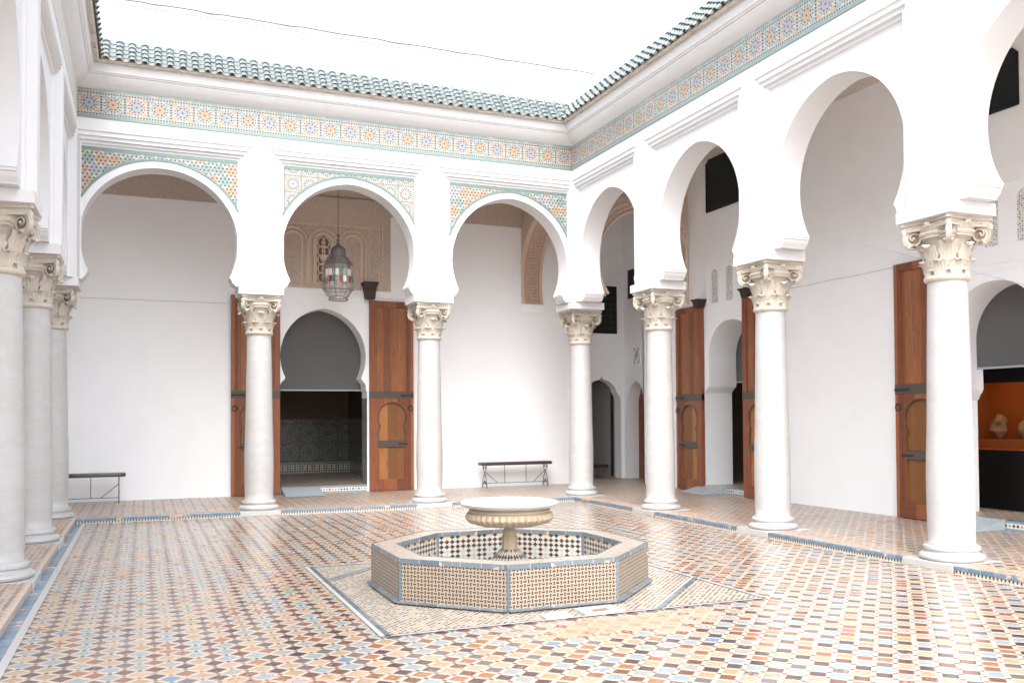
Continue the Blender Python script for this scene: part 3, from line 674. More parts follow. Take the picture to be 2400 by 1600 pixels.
rr_ = arcade(FR, 'right_arcade', 'right arcade of plain white horseshoe arches running toward the camera with tiled frieze above', PIER_R,
    [(0.0, 2.50, 1.25, 1.115, 4.68, 1.18, .4, 1), (2.76, 5.47, 4.13, 1.10, 4.70, 1.18, 1, 1), (5.73, 8.49, 7.155, 1.125, 4.68, 1.18, 1, 1), (8.75, 11.49, 10.14, 1.125, 4.68, 1.18, 1, 1), (11.75, 14.49, 13.13, 1.125, 4.68, 1.18, 1, 1)], 0, 15.1, True)
la = arcade(FL, 'left_arcade', 'left arcade of white arches seen edge on, with a bare grey plaster band', PIER_L,
    [(-2.50, 0.0, -1.25, 1.115, 4.68, 1.18, 1, .4), (-5.47, -2.76, -4.13, 1.10, 4.70, 1.18, 1, 1), (-8.49, -5.73, -7.155, 1.125, 4.68, 1.18, 1, 1), (-11.49, -8.75, -10.14, 1.125, 4.68, 1.18, 1, 1), (-14.49, -11.75, -13.13, 1.125, 4.68, 1.18, 1, 1)], -15.1, 0, False)
# corner piers above the corner columns
for F, s_, rt in ((FB, 1, ra), (FB, -1, ra)):
    m = MB()
    if s_ > 0: m.box(0, .62, 0, .62, ZS, ZT); m.box(-.035, .68, -.035, .70, ZSL, ZS)
    else: m.box(X0-.62, X0, 0, .62, ZS, ZT); m.box(X0-.70, X0+.035, -.035, .70, ZSL, ZS)
    m.build('corner_pier', MT['plaster'], rt, 0, bevel=.005)
# cornice with mitred corners
CP = [(0, 6.955), (.012, 6.962), (.04, 6.985), (.085, 7.02), (.13, 7.07), (.165, 7.115), (.172, 7.125), (.172, 7.14), (.195, 7.145), (.205, 7.165), (.222, 7.17), (.226, 7.20), (.24, 7.26), (.25, 7.31), (.25, 7.32), (-.2, 7.32)]
def cpath(p, z): return [Vector((X0+p, -15.1, z)), Vector((X0+p, -p, z)), Vector((-p, -p, z)), Vector((-p, -15.1, z))]
for k, (root, nm) in enumerate(((la, 0), (ra, 1), (rr_, 2))):
    m = MB()
    for a, b in zip(CP[:-1], CP[1:]):
        A, B_ = cpath(*a), cpath(*b); m.face([A[k], A[k+1], B_[k+1], B_[k]][::-1])
    m.build('cornice', MT['plaster_dirty'], root, 25)
# glazed tile eaves
def eave(F, root, u0, u1, sgn):
    m = MB(); PT = .19; n = int(round((u1-u0)/PT)); PT = (u1-u0)/n; p0, z0, p1, z1 = .36, 7.315, -.04, 7.80; L = hypot(p0-p1, z1-z0)
    dx, dz = (p1-p0)/L, (z1-z0)/L; nx_, nz_ = -dz*-1, dx*-1   # outward normal (p, z)
    rows = 5; hl = L/rows
    for i in range(n):
        for half in (0, 1):
            uc = u0+(i+.5*half+.25)*PT+random.uniform(-.006, .006)
            dcorner = []
            if sgn & 1: dcorner.append(uc-u0)
            if sgn & 2: dcorner.append(u1-uc)
            lim = min([9]+dcorner)   # valley: only where p < distance to corner
            for j in range(rows):
                s0, s1 = j*hl-(.012 if j else 0), (j+1)*hl+.018; pm = p0+dx*(s0+s1)/2
                if pm > lim+.02: continue
                rad0, rad1 = (.056, .046) if half == 0 else (.062, .060); lift0, lift1 = (.040, .022) if half == 0 else (.022, .010)
                jz = random.uniform(-.004, .004); ju = random.uniform(-.003, .003)
                def P_(s_, a, rd, lf):
                    pp, zz = p0+dx*s_, z0+dz*s_
                    if half == 0: q = lf+rd*sin(a)*.85-.01
                    else: q = lf-rd*sin(a)*.55+.018
                    return F(uc+ju+rd*cos(a)*1.05, zz+nz_*q+jz, -(pp+nx_*q))
                N_ = 8
                for k in range(N_):
                    a, b = pi*k/N_, pi*(k+1)/N_
                    f_ = [P_(s0, a, rad0, lift0), P_(s0, b, rad0, lift0), P_(s1, b, rad1, lift1), P_(s1, a, rad1, lift1)]
                    m.cur = 0; m.face(f_ if half == 0 else f_)
                    if j == 0 or half == 0:
                        t_ = .012; g = [P_(s0, a, rad0, lift0), P_(s0, b, rad0, lift0), P_(s0, b, rad0-t_, lift0-(t_ if half else 0)*.3), P_(s0, a, rad0-t_, lift0-(t_ if half else 0)*.3)]; m.cur = 1 if j == 0 else 0; m.face(g[::-1])
    m.cur = 1
    # bedding under the tiles
    for i in range(n*4):
        ua, ub = u0+(u1-u0)*i/(n*4), u0+(u1-u0)*(i+1)/(n*4)
        lim = min([9]+([ (ua+ub)/2-u0] if sgn & 1 else [])+([u1-(ua+ub)/2] if sgn & 2 else []))
        pa = min(.335, lim+.05); w1_ = 7.315
        zz = lambda p: z0+(p0-p)*(z1-z0)/(p0-p1)-.012
        m.face([F(ua, zz(pa), -pa), F(ub, zz(pa), -pa), F(ub, zz(p1), -p1), F(ua, zz(p1), -p1)]); 
        j1, j2 = random.uniform(-.006, .006), random.uniform(-.006, .006)
        if pa > .3: m.face([F(ua, 7.30+j1, -.31), F(ub, 7.30+j2, -.31), F(ub, zz(pa), -pa), F(ua, zz(pa), -pa)]); m.face([F(ua, 7.316, -.2), F(ub, 7.316, -.2), F(ub, 7.30+j2, -.31), F(ua, 7.30+j1, -.31)])
    m.build('tiled_eave', [MT['roof'], MT['roofclay']], root, 50)
eave(FB, ra, X0, 0, 3); eave(FR, rr_, 0, 15.1, 1); eave(FL, la, -15.1, 0, 2)
# roof terraces behind the eaves
m = MB(); m.box(X0-3.3, 3.9, .04, 5.0, ZT, 7.79); m.build('terrace', MT['plaster_dirty'], ra, 0)
m = MB(); m.box(.04, 3.9, -15.1, .04, ZT, 7.79); m.build('terrace', MT['plaster_dirty'], rr_, 0)
m = MB(); m.box(X0-3.3, X0-.04, -15.1, .04, ZT, 7.79); m.build('terrace', MT['plaster_dirty'], la, 0)
# parapet above the back eave
pr_ = empty('roof_parapet', (-4.4, .2, 7.79), 'white parapet wall with a thin dark coping above the green tiled back roof', 'parapet')
m = MB(); m.box(-9.6, .29, .065, .4, 7.79, 8.42); m.build('wall', MT['plaster_dirty'], pr_, 0)
m = MB(); m.box(-9.6, .16, .045, .42, 8.42, 8.485); m.box(.162, .29, .05, .42, 8.42, 8.48); m.build('coping', MT['plaster_dirty'], pr_, 0, bevel=.012)
m = MB()
pts = [(-9.6+i*.22, .03+.008*sin(i*2.1), 8.494+.006*sin(i*1.3)+.004*cos(i*3.1)) for i in range(47)]; m.tube(pts, .010, 6); m.build('cable', MT['pew'], pr_)

# ------------------------------------------------------------------ gallery walls
FW = Fr((0, 3.3, 0), (1, 0, 0), (0, 1, 0)); FX = Fr((3.0, 0, 0), (0, -1, 0), (1, 0, 0)); FA = Fr((0, 4.4, 0), (1, 0, 0), (0, 1, 0)); FXc = Fr((3.6, 0, 0), (0, -1, 0), (1, 0, 0))
ZC = 7.0
def doorway(c, hwo, zj, hw, zc, h, zs, z0=-.1, stilt=False):
    A = arch(c, hw, zc, h, zc if stilt else zs, 24)
    if stilt: A = [(c+hw-.01, zs)]+A+[(c-hw+.01, zs)]
    s0 = A[0][0]-c
    cor = [(c+s0+.01, zs-.02), (c+s0+.02, zs-.05), (c+(s0+hwo)/2, zs-.085), (c+hwo-.03, zs-.14), (c+hwo-.02, zj), (c+hwo, zj-.005)]
    R_ = [(c+hwo, z0)]+cor[::-1]+A; L_ = [(2*c-x, z) for x, z in ([(c+hwo, z0)]+cor[::-1])[::-1]]
    return R_+L_[0:]
# back wall with the lantern doorway
bwall = empty('gallery_back_wall', (-4.3, 3.3, 0), 'white rear wall of the back gallery with the tall horseshoe doorway and carved stucco panel', 'wall')
D1 = doorway(-4.25, .925, 2.22, .90, 2.95, 1.02, 2.50, HC-.2)
out = [(-12, -.1), (D1[-1][0], -.1)]+D1[::-1]+[(D1[0][0], -.1), (1.95, -.1), (1.95, ZC), (-12, ZC)]
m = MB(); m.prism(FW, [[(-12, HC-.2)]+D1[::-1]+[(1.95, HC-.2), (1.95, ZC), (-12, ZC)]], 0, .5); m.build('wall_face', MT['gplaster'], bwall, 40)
m = MB(); m.fbox(FW, -8.9, -6.2, 3.985, 3.993, -.006, .0); m.build('cable', MT['ramp'], bwall, 0)
# moulded square panel round the doorway, ledge and stucco
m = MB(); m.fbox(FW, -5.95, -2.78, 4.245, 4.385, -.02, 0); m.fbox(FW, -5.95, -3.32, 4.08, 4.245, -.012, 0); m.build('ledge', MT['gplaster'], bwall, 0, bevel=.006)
m = MB(); m.quad(FW, -5.93, -2.80, 4.385, 6.03, -.03); m.fbox(FW, -5.93, -2.80, 4.386, 6.03, -.028, 0); st = m.build('stucco_panel', MT['stucco'], bwall, 0)
m = MB(); m.quad(FW, -12, 1.95, 6.12, 6.9, -.05, 0, 6.1)
m.build('stucco_frieze', MT['stucco_star'], bwall, 0)
m = MB(); m.quad(FW, -12, 1.95, 6.03, 6.12, -.055); m.fbox(FW, -12, 1.95, 6.022, 6.9, -.045, 0); m.fbox(FW, -12, 1.95, 6.115, 6.135, -.062, -.04); m.build('stucco_border', MT['stucco'], bwall, 0)
m = MB()
cxs = [-5.53, -4.895, -4.259, -3.635]
for cx in cxs:
    for rad, th in ((.300, .022), (.262, .012), (.205, .016)):
        pts = [FW(cx+rad, 4.47, -.045)]+[FW(cx+rad*cos(a), 5.36+rad*sin(a)*1.0, -.045) for a in [pi*i/20 for i in range(21)]]+[FW(cx-rad, 4.47, -.045)]; m.tube(pts, th, 6)
    for r_o, r_i in ((.300, .262), (.205, .165)):
        a_ = [(cx+r_o*cos(a), 5.36+r_o*sin(a)) for a in [pi*i/20 for i in range(21)]]; b_ = [(cx+r_i*cos(a), 5.36+r_i*sin(a)) for a in [pi*i/20 for i in range(21)]]
        m.prism(FW, [[(cx+r_o, 4.47)]+a_+[(cx-r_o, 4.47), (cx-r_i, 4.47)]+b_[::-1]+[(cx+r_i, 4.47)]], -.037, -.03, back=False)
for uu in (-3.28, -3.05, -2.99, -2.82): m.fbox(FW, uu-.012, uu+.012, 4.39, 6.03, -.048, -.028)
for zz in (4.40, 5.72, 5.745, 6.34): m.fbox(FW, -5.93, -3.06, zz, zz+.022, -.05, -.028)
m.build('stucco_mouldings', MT['stucco_plain'], st, 40)
m = MB(); m.quad(FW, -5.93, -3.06, 5.77, 6.34, -.0645); m.build('star_carving', MT['stucco_star'], st, 0)
for cx in (cxs[0], cxs[1], cxs[3]):
    for zc in (4.70, 4.98, 5.26):
        m = MB()
        for rad in (.138, .105, .06): m.tube([FW(cx+rad*cos(a), zc+rad*sin(a), -.042) for a in [2*pi*i/24 for i in range(24)]], .009, 6, closed=True)
        m.ball(FW(cx, zc, -.045), .03, .03, .03, 5)
        m.build('rosette', MT['stucco_plain'], st)
m = MB(); cx = cxs[2]
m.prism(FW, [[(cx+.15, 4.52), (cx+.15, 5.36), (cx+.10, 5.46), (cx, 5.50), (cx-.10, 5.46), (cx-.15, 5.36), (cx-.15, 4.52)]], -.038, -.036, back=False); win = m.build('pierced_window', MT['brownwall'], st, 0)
m = MB()
for k in range(5):
    for sx_ in (-1, 1):
        zc = 4.62+k*.185; m.tube([FW(cx+sx_*.045+.075*cos(a), zc+.105*sin(a), -.045) for a in [2*pi*i/16 for i in range(16)]], .011, 6, closed=True)
    m.ball(FW(cx, 4.62+k*.185, -.045), .028, .028, .028, 5)
m.fbox(FW, cx-.15, cx-.135, 4.5, 5.38, -.05, -.036); m.fbox(FW, cx+.135, cx+.15, 4.5, 5.38, -.05, -.036); m.fbox(FW, cx-.07, cx+.07, 5.0, 5.1, -.05, -.036); m.build('tracery', MT['stucco_plain'], win)
# door step, jamb zellige, roller blind, inner room
m = MB(); m.cur = 0; m.fbox(FW, -5.175, -3.325, HC, .213, .032, .5); m.cur = 1; m.quad(FW, -5.175, -3.325, HC, .2135, .03, 0, HC); m.build('door_sill', [MT['gfloor'], MT['riser']], bwall, 0)
m = MB(); m.quad(Fr((-3.326, 3.3, 0), (0, 1, 0), (1, 0, 0)), .002, .5, .215, 2.07, 0); m.quad(FW, -3.0, -2.9, 0, 0.01, 1); m.build('jamb_tiles', MT['jambz'], bwall, 0)
room = empty('tiled_inner_room', (-4.2, 5.9, .2), 'dark room behind the lantern doorway with black and grey star zellige dado', 'room')
m = MB(); m.face([(-7, 3.8, .212), (-2.7, 3.8, .212), (-2.7, 8.3, .212), (-7, 8.3, .212)]); m.build('floor', MT['gfloor'], room, 0)
RB = Fr((0, 8.1, 0), (1, 0, 0), (0, 1, 0))
m = MB(); m.quad(RB, -7, -2.7, .5, 1.62, 0); m.quad(Fr((-2.72, 8.1, 0), (0, -1, 0), (1, 0, 0)), 0, 3.8, .5, 1.62, 0); m.build('dado', MT['darkz'], room, 0)
m = MB(); m.quad(RB, -7, -2.7, .21, .5, -.25); m.face([(-7, 7.85, .5), (-2.7, 7.85, .5), (-2.7, 8.1, .5), (-7, 8.1, .5)]); m.build('bench_step', MT['octinner'], room, 0)
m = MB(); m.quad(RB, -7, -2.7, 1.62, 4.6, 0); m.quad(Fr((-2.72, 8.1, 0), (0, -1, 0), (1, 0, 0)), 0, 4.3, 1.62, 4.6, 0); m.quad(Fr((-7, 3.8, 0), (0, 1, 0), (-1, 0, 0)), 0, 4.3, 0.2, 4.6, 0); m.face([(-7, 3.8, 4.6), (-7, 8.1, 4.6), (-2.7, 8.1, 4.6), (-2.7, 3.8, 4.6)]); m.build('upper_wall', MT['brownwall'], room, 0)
m = MB(); m.box(-2.71, -2.6, 3.8, 8.2, .05, .5); m.build('skirting', MT['octinner'], room, 0)
m = MB(); m.box(-7.1, -7.0, 3.8, 8.2, .05, .5); m.build('skirting', MT['octinner'], room, 0)
def blind(name, F, u0, u1, z0, z1, w0, lab):
    root = empty(name, F((u0+u1)/2, z0, w0), lab, 'roller blind', 'grey roller blinds in the doorways')
    m = MB(); m.fbox(F, u0, u1, z0+.03, z1, w0, w0+.006); m.build('fabric', MT['blind'], root, 0)
    m = MB(); m.fbox(F, u0, u1, z0, z0+.03, w0-.008, w0+.014); m.build('bottom_bar', MT['ramp'], root, 0, bevel=.004)
blind('roller_blind', FW, -5.3, -3.2, 2.235, 4.02, .51, 'grey roller blind filling the arch of the doorway behind the lantern')

# ------------------------------------------------------------------ wooden door leaves
def make_leaf():
    root = empty('wooden_door', (0, 0, 0)); F = Fr((0, 0, 0), (1, 0, 0), (0, 1, 0)); Wd, H = .97, 4.08     # u 0 = hinge edge
    fr = MB(); T = .075
    fr.fbox(F, 0, .12, 0, H, -T, 0); fr.fbox(F, Wd-.13, Wd, 0, H, -T, 0); fr.fbox(F, .12, Wd-.13, H-.13, H, -T, 0); fr.fbox(F, .12, Wd-.13, 0, .16, -T, 0)
    # lower panel frame with horseshoe cut out
    A = arch(.485, .315, 1.57, .325, 1.38, 16); xs_ = A[0][0]; bt = [(xs_+.012, 1.36), (.775, 1.30), (.787, 1.22), (.782, 1.10), (.765, .96)]
    lo = [(.12, .96)]+[(.97-x, z) for x, z in bt[::-1]]+A[::-1]+bt+[(Wd-.13, .96), (Wd-.13, 2.02), (.12, 2.02)]
    fr.prism(F, [lo], -.072, -.045); fr.fbox(F, .12, .205, .16, .96, -.07, -.045); fr.fbox(F, .765, Wd-.13, .16, .96, -.07, -.045)
    fr.fbox(F, .205, .765, .16, .24, -.068, -.045)
    fo = fr.build('frame', MT['wood_frame'], root, 0, bevel=.004)
    m = MB(); m.fbox(F, .12, Wd-.13, 2.1, H-.13, -.05, -.01); m.build('upper_panel', MT['wood'], root, 0)
    m = MB(); m.fbox(F, .12, Wd-.13, .16, 2.1, -.044, -.01); m.build('lower_panel', MT['wood_light'], root, 0)
    m = MB(); m.tube([F(x, z, -.074) for x, z in [(.97-a, b) for a, b in bt[::-1]]+A[::-1]+bt], .010, 6); m.build('arch_moulding', MT['wood_rail'], root)
    m = MB(); m.fbox(F, 0.0, Wd, 1.98, 2.13, -.082, -.005); m.build('rail', MT['wood_rail'], root, 0, bevel=.006)
    m = MB(); m.fbox(F, .18, .79, .93, 1.07, -.078, -.04); m.build('rail', MT['wood_rail'], root, 0, bevel=.006)
    m = MB(); m.tube([F(Wd-.07+.05*cos(a), 1.77+.055*sin(a), -.092) for a in [2*pi*i/20 for i in range(20)]], .009, 6, closed=True); m.ball(F(Wd-.07, 1.82, -.085), .02, .02, .02, 5); m.build('ring_handle', MT['iron'], root)
    m = MB(); m.tube([F(Wd-.27, 2.05, -.095), F(Wd-.01, 2.05, -.095)], .013, 8); m.ball(F(Wd-.27, 2.05, -.09), .02, .02, .025, 5); m.ball(F(Wd-.03, 2.05, -.09), .02, .02, .025, 5); m.build('bolt', MT['iron'], root)
    m = MB(); m.tube([F(.62, 1.0, -.09), F(.84, 1.0, -.09)], .011, 8); m.build('latch', MT['iron'], root)
    return root
lf = make_leaf()
leaves = [  # hinge position, rotation, mirror, label
    ((-3.285, 3.285, HC+.012), 0, 1, 'tall red wooden door leaf folded back right of the lantern doorway, orange lower panels showing'),
    ((-5.16, 3.285, HC+.012), 0, -1, 'tall wooden door leaf left of the lantern doorway, half hidden behind a marble column'),
    ((2.985, -.09, HC+.012), -pi/2, -1, 'brown wooden door leaf between two right arcade columns, left of the small arched side doorway'),
    ((2.93, -1.55, HC+.012), -pi/2, 1, 'narrow strip of wooden door leaf left of the second right arcade column'),
    ((2.985, -6.28, HC+.012), -pi/2, -1, 'red wooden door leaf at far right, partly hidden by the nearest right column')]
for i, (loc, rz, sx, lab) in enumerate(leaves):
    o = lf if i == 0 else copy_tree(lf)
    o.location = loc; o.rotation_euler = (0, 0, rz); o.scale = (sx, 1, .948 if i > 1 else 1.0); setp(o, lab, 'door', 'folded back wooden door leaves')
# pivot brackets
def make_bracket():
    root = empty('door_pivot_bracket', (0, 0, 0)); m = MB()
    def sq(hw, z): return [(-hw, -hw*1.0, z), (hw, -hw, z), (hw, hw*.9, z), (-hw, hw*.9, z)]
    pr = [(.10, -.36), (.115, -.2), (.13, -.1), (.165, -.03), (.168, 0)]
    for (a, z), (b, z2) in zip(pr[:-1], pr[1:]):
        A, B_ = sq(a, z), sq(b, z2)
        for k in range(4): m.face([A[k], A[(k+1) % 4], B_[(k+1) % 4], B_[k]])
    m.face(sq(.168, 0)); m.face(sq(.10, -.36)[::-1]); m.build('socket_block', MT['darkwood'], root, 0, bevel=.006); return root
br = make_bracket()
for i, (loc, sc, lab) in enumerate((((-3.30, 3.14, 4.545), (1, .9, 1), 'dark wooden pivot bracket above the right door leaf beside the hanging lantern'),
        ((2.88, -.07, 4.06), (.8, .8, .48), 'small dark wooden pivot bracket above the left leaf of the small side doorway'),
        ((2.86, -1.72, 4.07), (.85, .85, .48), 'dark wooden pivot bracket beside the capital of the second right arcade column'))):
    o = br if i == 0 else copy_tree(br); o.location = loc; o.scale = sc; setp(o, lab, 'bracket', 'dark wooden pivot brackets over the door leaves')

# right gallery wall with two doorways
rwall = empty('gallery_right_wall', (3.0, -5, 0), 'white rear wall of the right gallery with two horseshoe doorways and lattice vents', 'wall')
D2 = doorway(.973, .90, 2.13, .745, 2.86, .70, 2.29, HC-.2, True); D3 = doorway(7.0, .86, 1.86, .76, 2.72, .76, 2.02, HC-.2, True)
lo = [(-2.43, HC-.2)]+D2[::-1]+D3[::-1]+[(17, HC-.2), (17, ZC), (-2.43, ZC)]
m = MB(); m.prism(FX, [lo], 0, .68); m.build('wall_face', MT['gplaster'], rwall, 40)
for c in (.973, 7.0):
    m = MB(); m.fbox(FX, c-.92, c+.92, 3.70, 3.725, -.018, 0); m.fbox(FX, c-.83, c+.83, 3.60, 3.618, -.014, 0); m.fbox(FX, c-.93, c+.93, 3.725, 3.925, -.012, 0); m.fbox(FX, c-.88, c-.86, .3, 3.6, -.008, 0); m.fbox(FX, c+.86, c+.88, .3, 3.6, -.008, 0); m.build('moulding', MT['gplaster'], rwall, 0, bevel=.004)
    m = MB(); m.fbox(FX, c-.78, c+.78, 4.76, 4.78, -.012, 0); m.fbox(FX, c-.78, c-.76, 3.95, 4.76, -.012, 0); m.fbox(FX, c+.76, c+.78, 3.95, 4.76, -.012, 0); m.build('vent_frame', MT['gplaster'], rwall, 0)
    for du in (-.50, 0, .50):
        m = MB(); a = [(c+du+.10*cos(t), 4.54+.10*sin(t)) for t in [pi*i/12 for i in range(13)]]; m.prism(FX, [[(c+du+.10, 3.95)]+a+[(c+du-.10, 3.95)]], -.006, .0, back=False); m.build('lattice_vent', MT['lattice'], rwall, 0)
    zt = 6.94 if c < 2 else 6.56; zb = 5.85 if c < 2 else 5.78; hw_ = .735 if c < 2 else .46
    m = MB(); m.prism(FX, [[(c-hw_, zb), (c+hw_, zb), (c+hw_, zt-.08), (c+hw_-.08, zt), (c-hw_+.08, zt), (c-hw_, zt-.08)]], -.02, 0, back=False); m.build('dark_screen', MT['shutter'], rwall, 0)
    m = MB(); m.tube([FX(c-hw_, zb, -.025), FX(c+hw_, zb, -.025)], .018, 6); m.tube([FX(c-hw_, zb, -.025), FX(c-hw_, zt-.08, -.025)], .014, 6); m.build('screen_frame', MT['shutter'], rwall)
m = MB(); m.tube([FX(2.3+i*.2, 3.93+.004*sin(i), -.006) for i in range(20)], .0035, 5); m.build('cable', MT['ramp'], rwall)
for ua, ub in ((.07, 1.87), (6.1, 7.9)):
    m = MB(); m.cur = 0; m.fbox(FX, ua, ub, HC, .205, .042, .9); m.cur = 1; m.quad(FX, ua, ub, HC, .206, .04, 0, HC); m.build('door_sill', [MT['gfloor'], MT['riser']], rwall, 0)
m = MB(); m.face([(3.05, -2.2, .209), (7.5, -2.2, .209), (7.5, 1.4, .209), (3.05, 1.4, .209)]); m.build('inner_floor', MT['gfloor'], rwall, 0)
m = MB(); m.face([(3.05, -9, .209), (7.5, -9, .209), (7.5, -5, .209), (3.05, -5, .209)]); m.build('inner_floor', MT['gfloor'], rwall, 0)
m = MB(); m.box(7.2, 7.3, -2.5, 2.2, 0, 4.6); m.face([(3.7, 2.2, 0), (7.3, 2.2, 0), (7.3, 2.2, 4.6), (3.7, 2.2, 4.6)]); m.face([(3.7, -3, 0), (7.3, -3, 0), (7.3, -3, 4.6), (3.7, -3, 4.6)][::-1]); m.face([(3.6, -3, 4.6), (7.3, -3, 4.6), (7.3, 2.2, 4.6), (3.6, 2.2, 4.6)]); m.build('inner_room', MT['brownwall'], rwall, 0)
blind('roller_blind', FX, .0, 1.95, 2.33, 3.7, .70, 'grey roller blind in the small arched doorway between right arcade columns')
blind('roller_blind', FX, 6.0, 8.0, 2.30, 3.7, .56, 'grey roller blind above the orange display in the far right doorway')
# lit museum case behind the far right doorway
dc = empty('display_case', (4.6, -6.6, .2), 'dark museum cabinet with glowing orange interior holding stone relics at far right', 'display case')
m = MB(); m.box(4.15, 5.3, -9.2, -5.0, .209, 1.10); m.box(4.15, 4.22, -9.2, -5.0, 2.12, 4.6); m.box(4.22, 5.3, -9.2, -5.0, 2.4, 2.5); m.box(5.29, 5.3, -9.2, -5.0, 1.10, 2.12); m.build('cabinet', MT['void'], dc, 0)
m = MB(); m.box(5.2, 5.28, -9.2, -5.0, 1.10, 2.4); m.box(4.22, 5.28, -5.06, -5.0, 1.10, 2.4); m.face([(4.15, -9.2, 1.104), (5.28, -9.2, 1.104), (5.28, -5, 1.104), (4.15, -5, 1.104)]); m.build('lining', MT['orange'], dc, 0)
m = MB(); m.box(4.3, 4.4, -9.0, -5.2, 2.33, 2.38); m.build('strip_lamp', MT['lamp'], dc, 0)
def relic(name, x, y, rx, ry, rz, seed, lab, cat):
    rnd = random.Random(seed); m = MB(); m.ball((x, y, 1.25+rz), rx, ry, rz, 8)
    for v in m.v: k = 1+.38*sin(v.z*21+seed)*cos(v.y*26+seed)+.15*sin(v.z*47)+rnd.uniform(-.08, .08); v.x = x+(v.x-x)*k; v.y = y+(v.y-y)*k
    setp(m.build(name, MT['stone'], smooth=30), lab, cat)
m = MB(); m.box(4.72, 5.15, -6.3, -5.2, 1.106, 1.25); m.build('plinth', MT['orange'], dc, 0)
relic('stone_sculpture', 4.90, -5.50, .10, .13, .20, 3, 'worn carved stone fragment standing inside the orange lit display', 'sculpture')
m = MB(); m.lathe((4.90, -5.98, 1.25), [(.001, 0), (.05, 0), (.045, .02), (.10, .09), (.125, .17), (.10, .25), (.05, .29), (.055, .33), (.075, .35)], 24); setp(m.build('clay_vase', MT['stone']), 'small rounded clay vase at the right edge of the orange display', 'vase')

# corner recess walls
cw = empty('corner_recess_wall', (2.7, 4.4, 0), 'white corner wall behind the corner column with lobed doorway and dark window', 'wall')
def lobed(c, hw, zs, zt, z0):
    P_ = [(.55, 2.03), (.535, 2.10), (.50, 2.17), (.455, 2.23), (.45, 2.25), (.425, 2.265), (.41, 2.33), (.37, 2.41), (.30, 2.465), (.285, 2.485), (.24, 2.52), (.17, 2.55), (.09, 2.57), (.04, 2.59), (.018, 2.63), (.006, 2.68)]
    kx, kz = hw/.55, (zt-zs)/.65; R_ = [(c+hw, z0)]+[(c+a*kx, zs+(b-2.03)*kz) for a, b in P_]
    return R_+[(2*c-x, z) for x, z in R_[::-1]]
LA = lobed(2.95, .55, 2.03, 2.68, HC-.2)
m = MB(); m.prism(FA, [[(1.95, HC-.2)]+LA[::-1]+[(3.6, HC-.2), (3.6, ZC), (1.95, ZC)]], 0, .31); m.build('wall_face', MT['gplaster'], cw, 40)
m = MB(); m.box(1.90, 1.95, 3.8, 4.4, 0, ZC); m.build('return_wall', MT['gplaster'], cw, 0)
m = MB(); m.fbox(FA, 1.95, 3.6, 2.85, 2.875, -.02, 0); m.fbox(FA, 1.95, 3.6, 2.76, 2.785, -.016, 0); m.build('moulding', MT['gplaster'], cw, 0)
m = MB(); m.fbox(FA, 2.4, 3.40, 3.75, 4.96, -.012, 0); wn = m.build('window', MT['shutter'], cw, 0)
m = MB()
for k in range(1, 8): m.fbox(FA, 2.4, 3.40, 3.75+k*.151-.006, 3.75+k*.151+.006, -.02, -.012)
for k in range(1, 6): m.fbox(FA, 2.4+k*.166-.005, 2.4+k*.166+.005, 3.75, 4.96, -.022, -.012)
m.build('window_grille', MT['darkwood'], wn, 0)
m = MB(); m.box(2.2, 2.3, 4.75, 6.4, 0, 3.6); m.box(3.5, 3.6, 4.75, 6.4, 0, 3.6); m.box(2.2, 3.7, 6.0, 6.1, 0, 3.6); m.box(2.2, 3.7, 4.75, 6.1, 3.0, 3.1); m.box(2.72, 3.0, 5.2, 5.35, 0, 3.0); m.build('passage', MT['greywall'], cw, 0)
m = MB(); m.face([(2.2, 4.4, HC-.002), (3.7, 4.4, HC-.002), (3.7, 6.1, HC-.002), (2.2, 6.1, HC-.002)]); m.build('passage_floor', MT['gfloor'], cw, 0)
m = MB(); m.box(2.95, 3.42, 4.95, 5.15, .32, .39); m.box(3.43, 3.455, 4.72, 4.84, .1, 2.6); m.build('door_frame', MT['darkwood'], cw, 0)
cb = empty('corner_side_wall', (3.5, 3.75, 0), 'white side wall right of the corner recess with lobed niche, small lattice and dark door', 'wall')
LB = lobed(-3.81, .41, 2.02, 2.60, HC-.2)
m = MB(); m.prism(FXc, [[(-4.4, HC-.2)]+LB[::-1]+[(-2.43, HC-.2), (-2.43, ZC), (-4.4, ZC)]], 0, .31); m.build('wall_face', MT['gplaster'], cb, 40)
m = MB(); m.box(3.0, 3.6, 2.39, 2.43, 0, ZC); m.build('return_wall', MT['gplaster'], cb, 0)
m = MB(); m.fbox(FXc, -4.4, -2.43, 2.85, 2.875, -.02, 0); m.fbox(FXc, -4.4, -2.43, 2.76, 2.785, -.016, 0); m.build('moulding', MT['gplaster'], cb, 0)
m = MB(); m.fbox(FXc, -4.3, -3.2, 0, 2.8, .31, .36); m.build('door', MT['wood_frame'], cb, 0)
m = MB(); m.fbox(FXc, -4.15, -3.4, 4.62, 5.35, -.012, 0); m.build('window', MT['shutter'], cb, 0)
m = MB(); m.fbox(FXc, -3.93, -3.57, 2.965, 3.35, -.004, 0); lw = m.build('lattice_window', MT['greywall'], cb, 0)
m = MB()
for a, b in (((-3.93, 3.16), (-3.75, 3.35)), ((-3.75, 3.35), (-3.57, 3.16)), ((-3.93, 3.16), (-3.75, 2.965)), ((-3.75, 2.965), (-3.57, 3.16)), ((-3.93, 2.965), (-3.93, 3.35)), ((-3.57, 2.965), (-3.57, 3.35)), ((-3.75, 2.965), (-3.57, 3.35)), ((-3.75, 3.35), (-3.93, 2.965))): m.tube([FXc(a[0], a[1], -.012), FXc(b[0], b[1], -.012)], .013, 4)
m.build('lattice', MT['gplaster'], lw, 0)
m = MB(); m.fbox(FXc, -4.0, -3.5, 2.90, 2.925, -.03, 0); m.build('sill', MT['gplaster'], lw, 0)
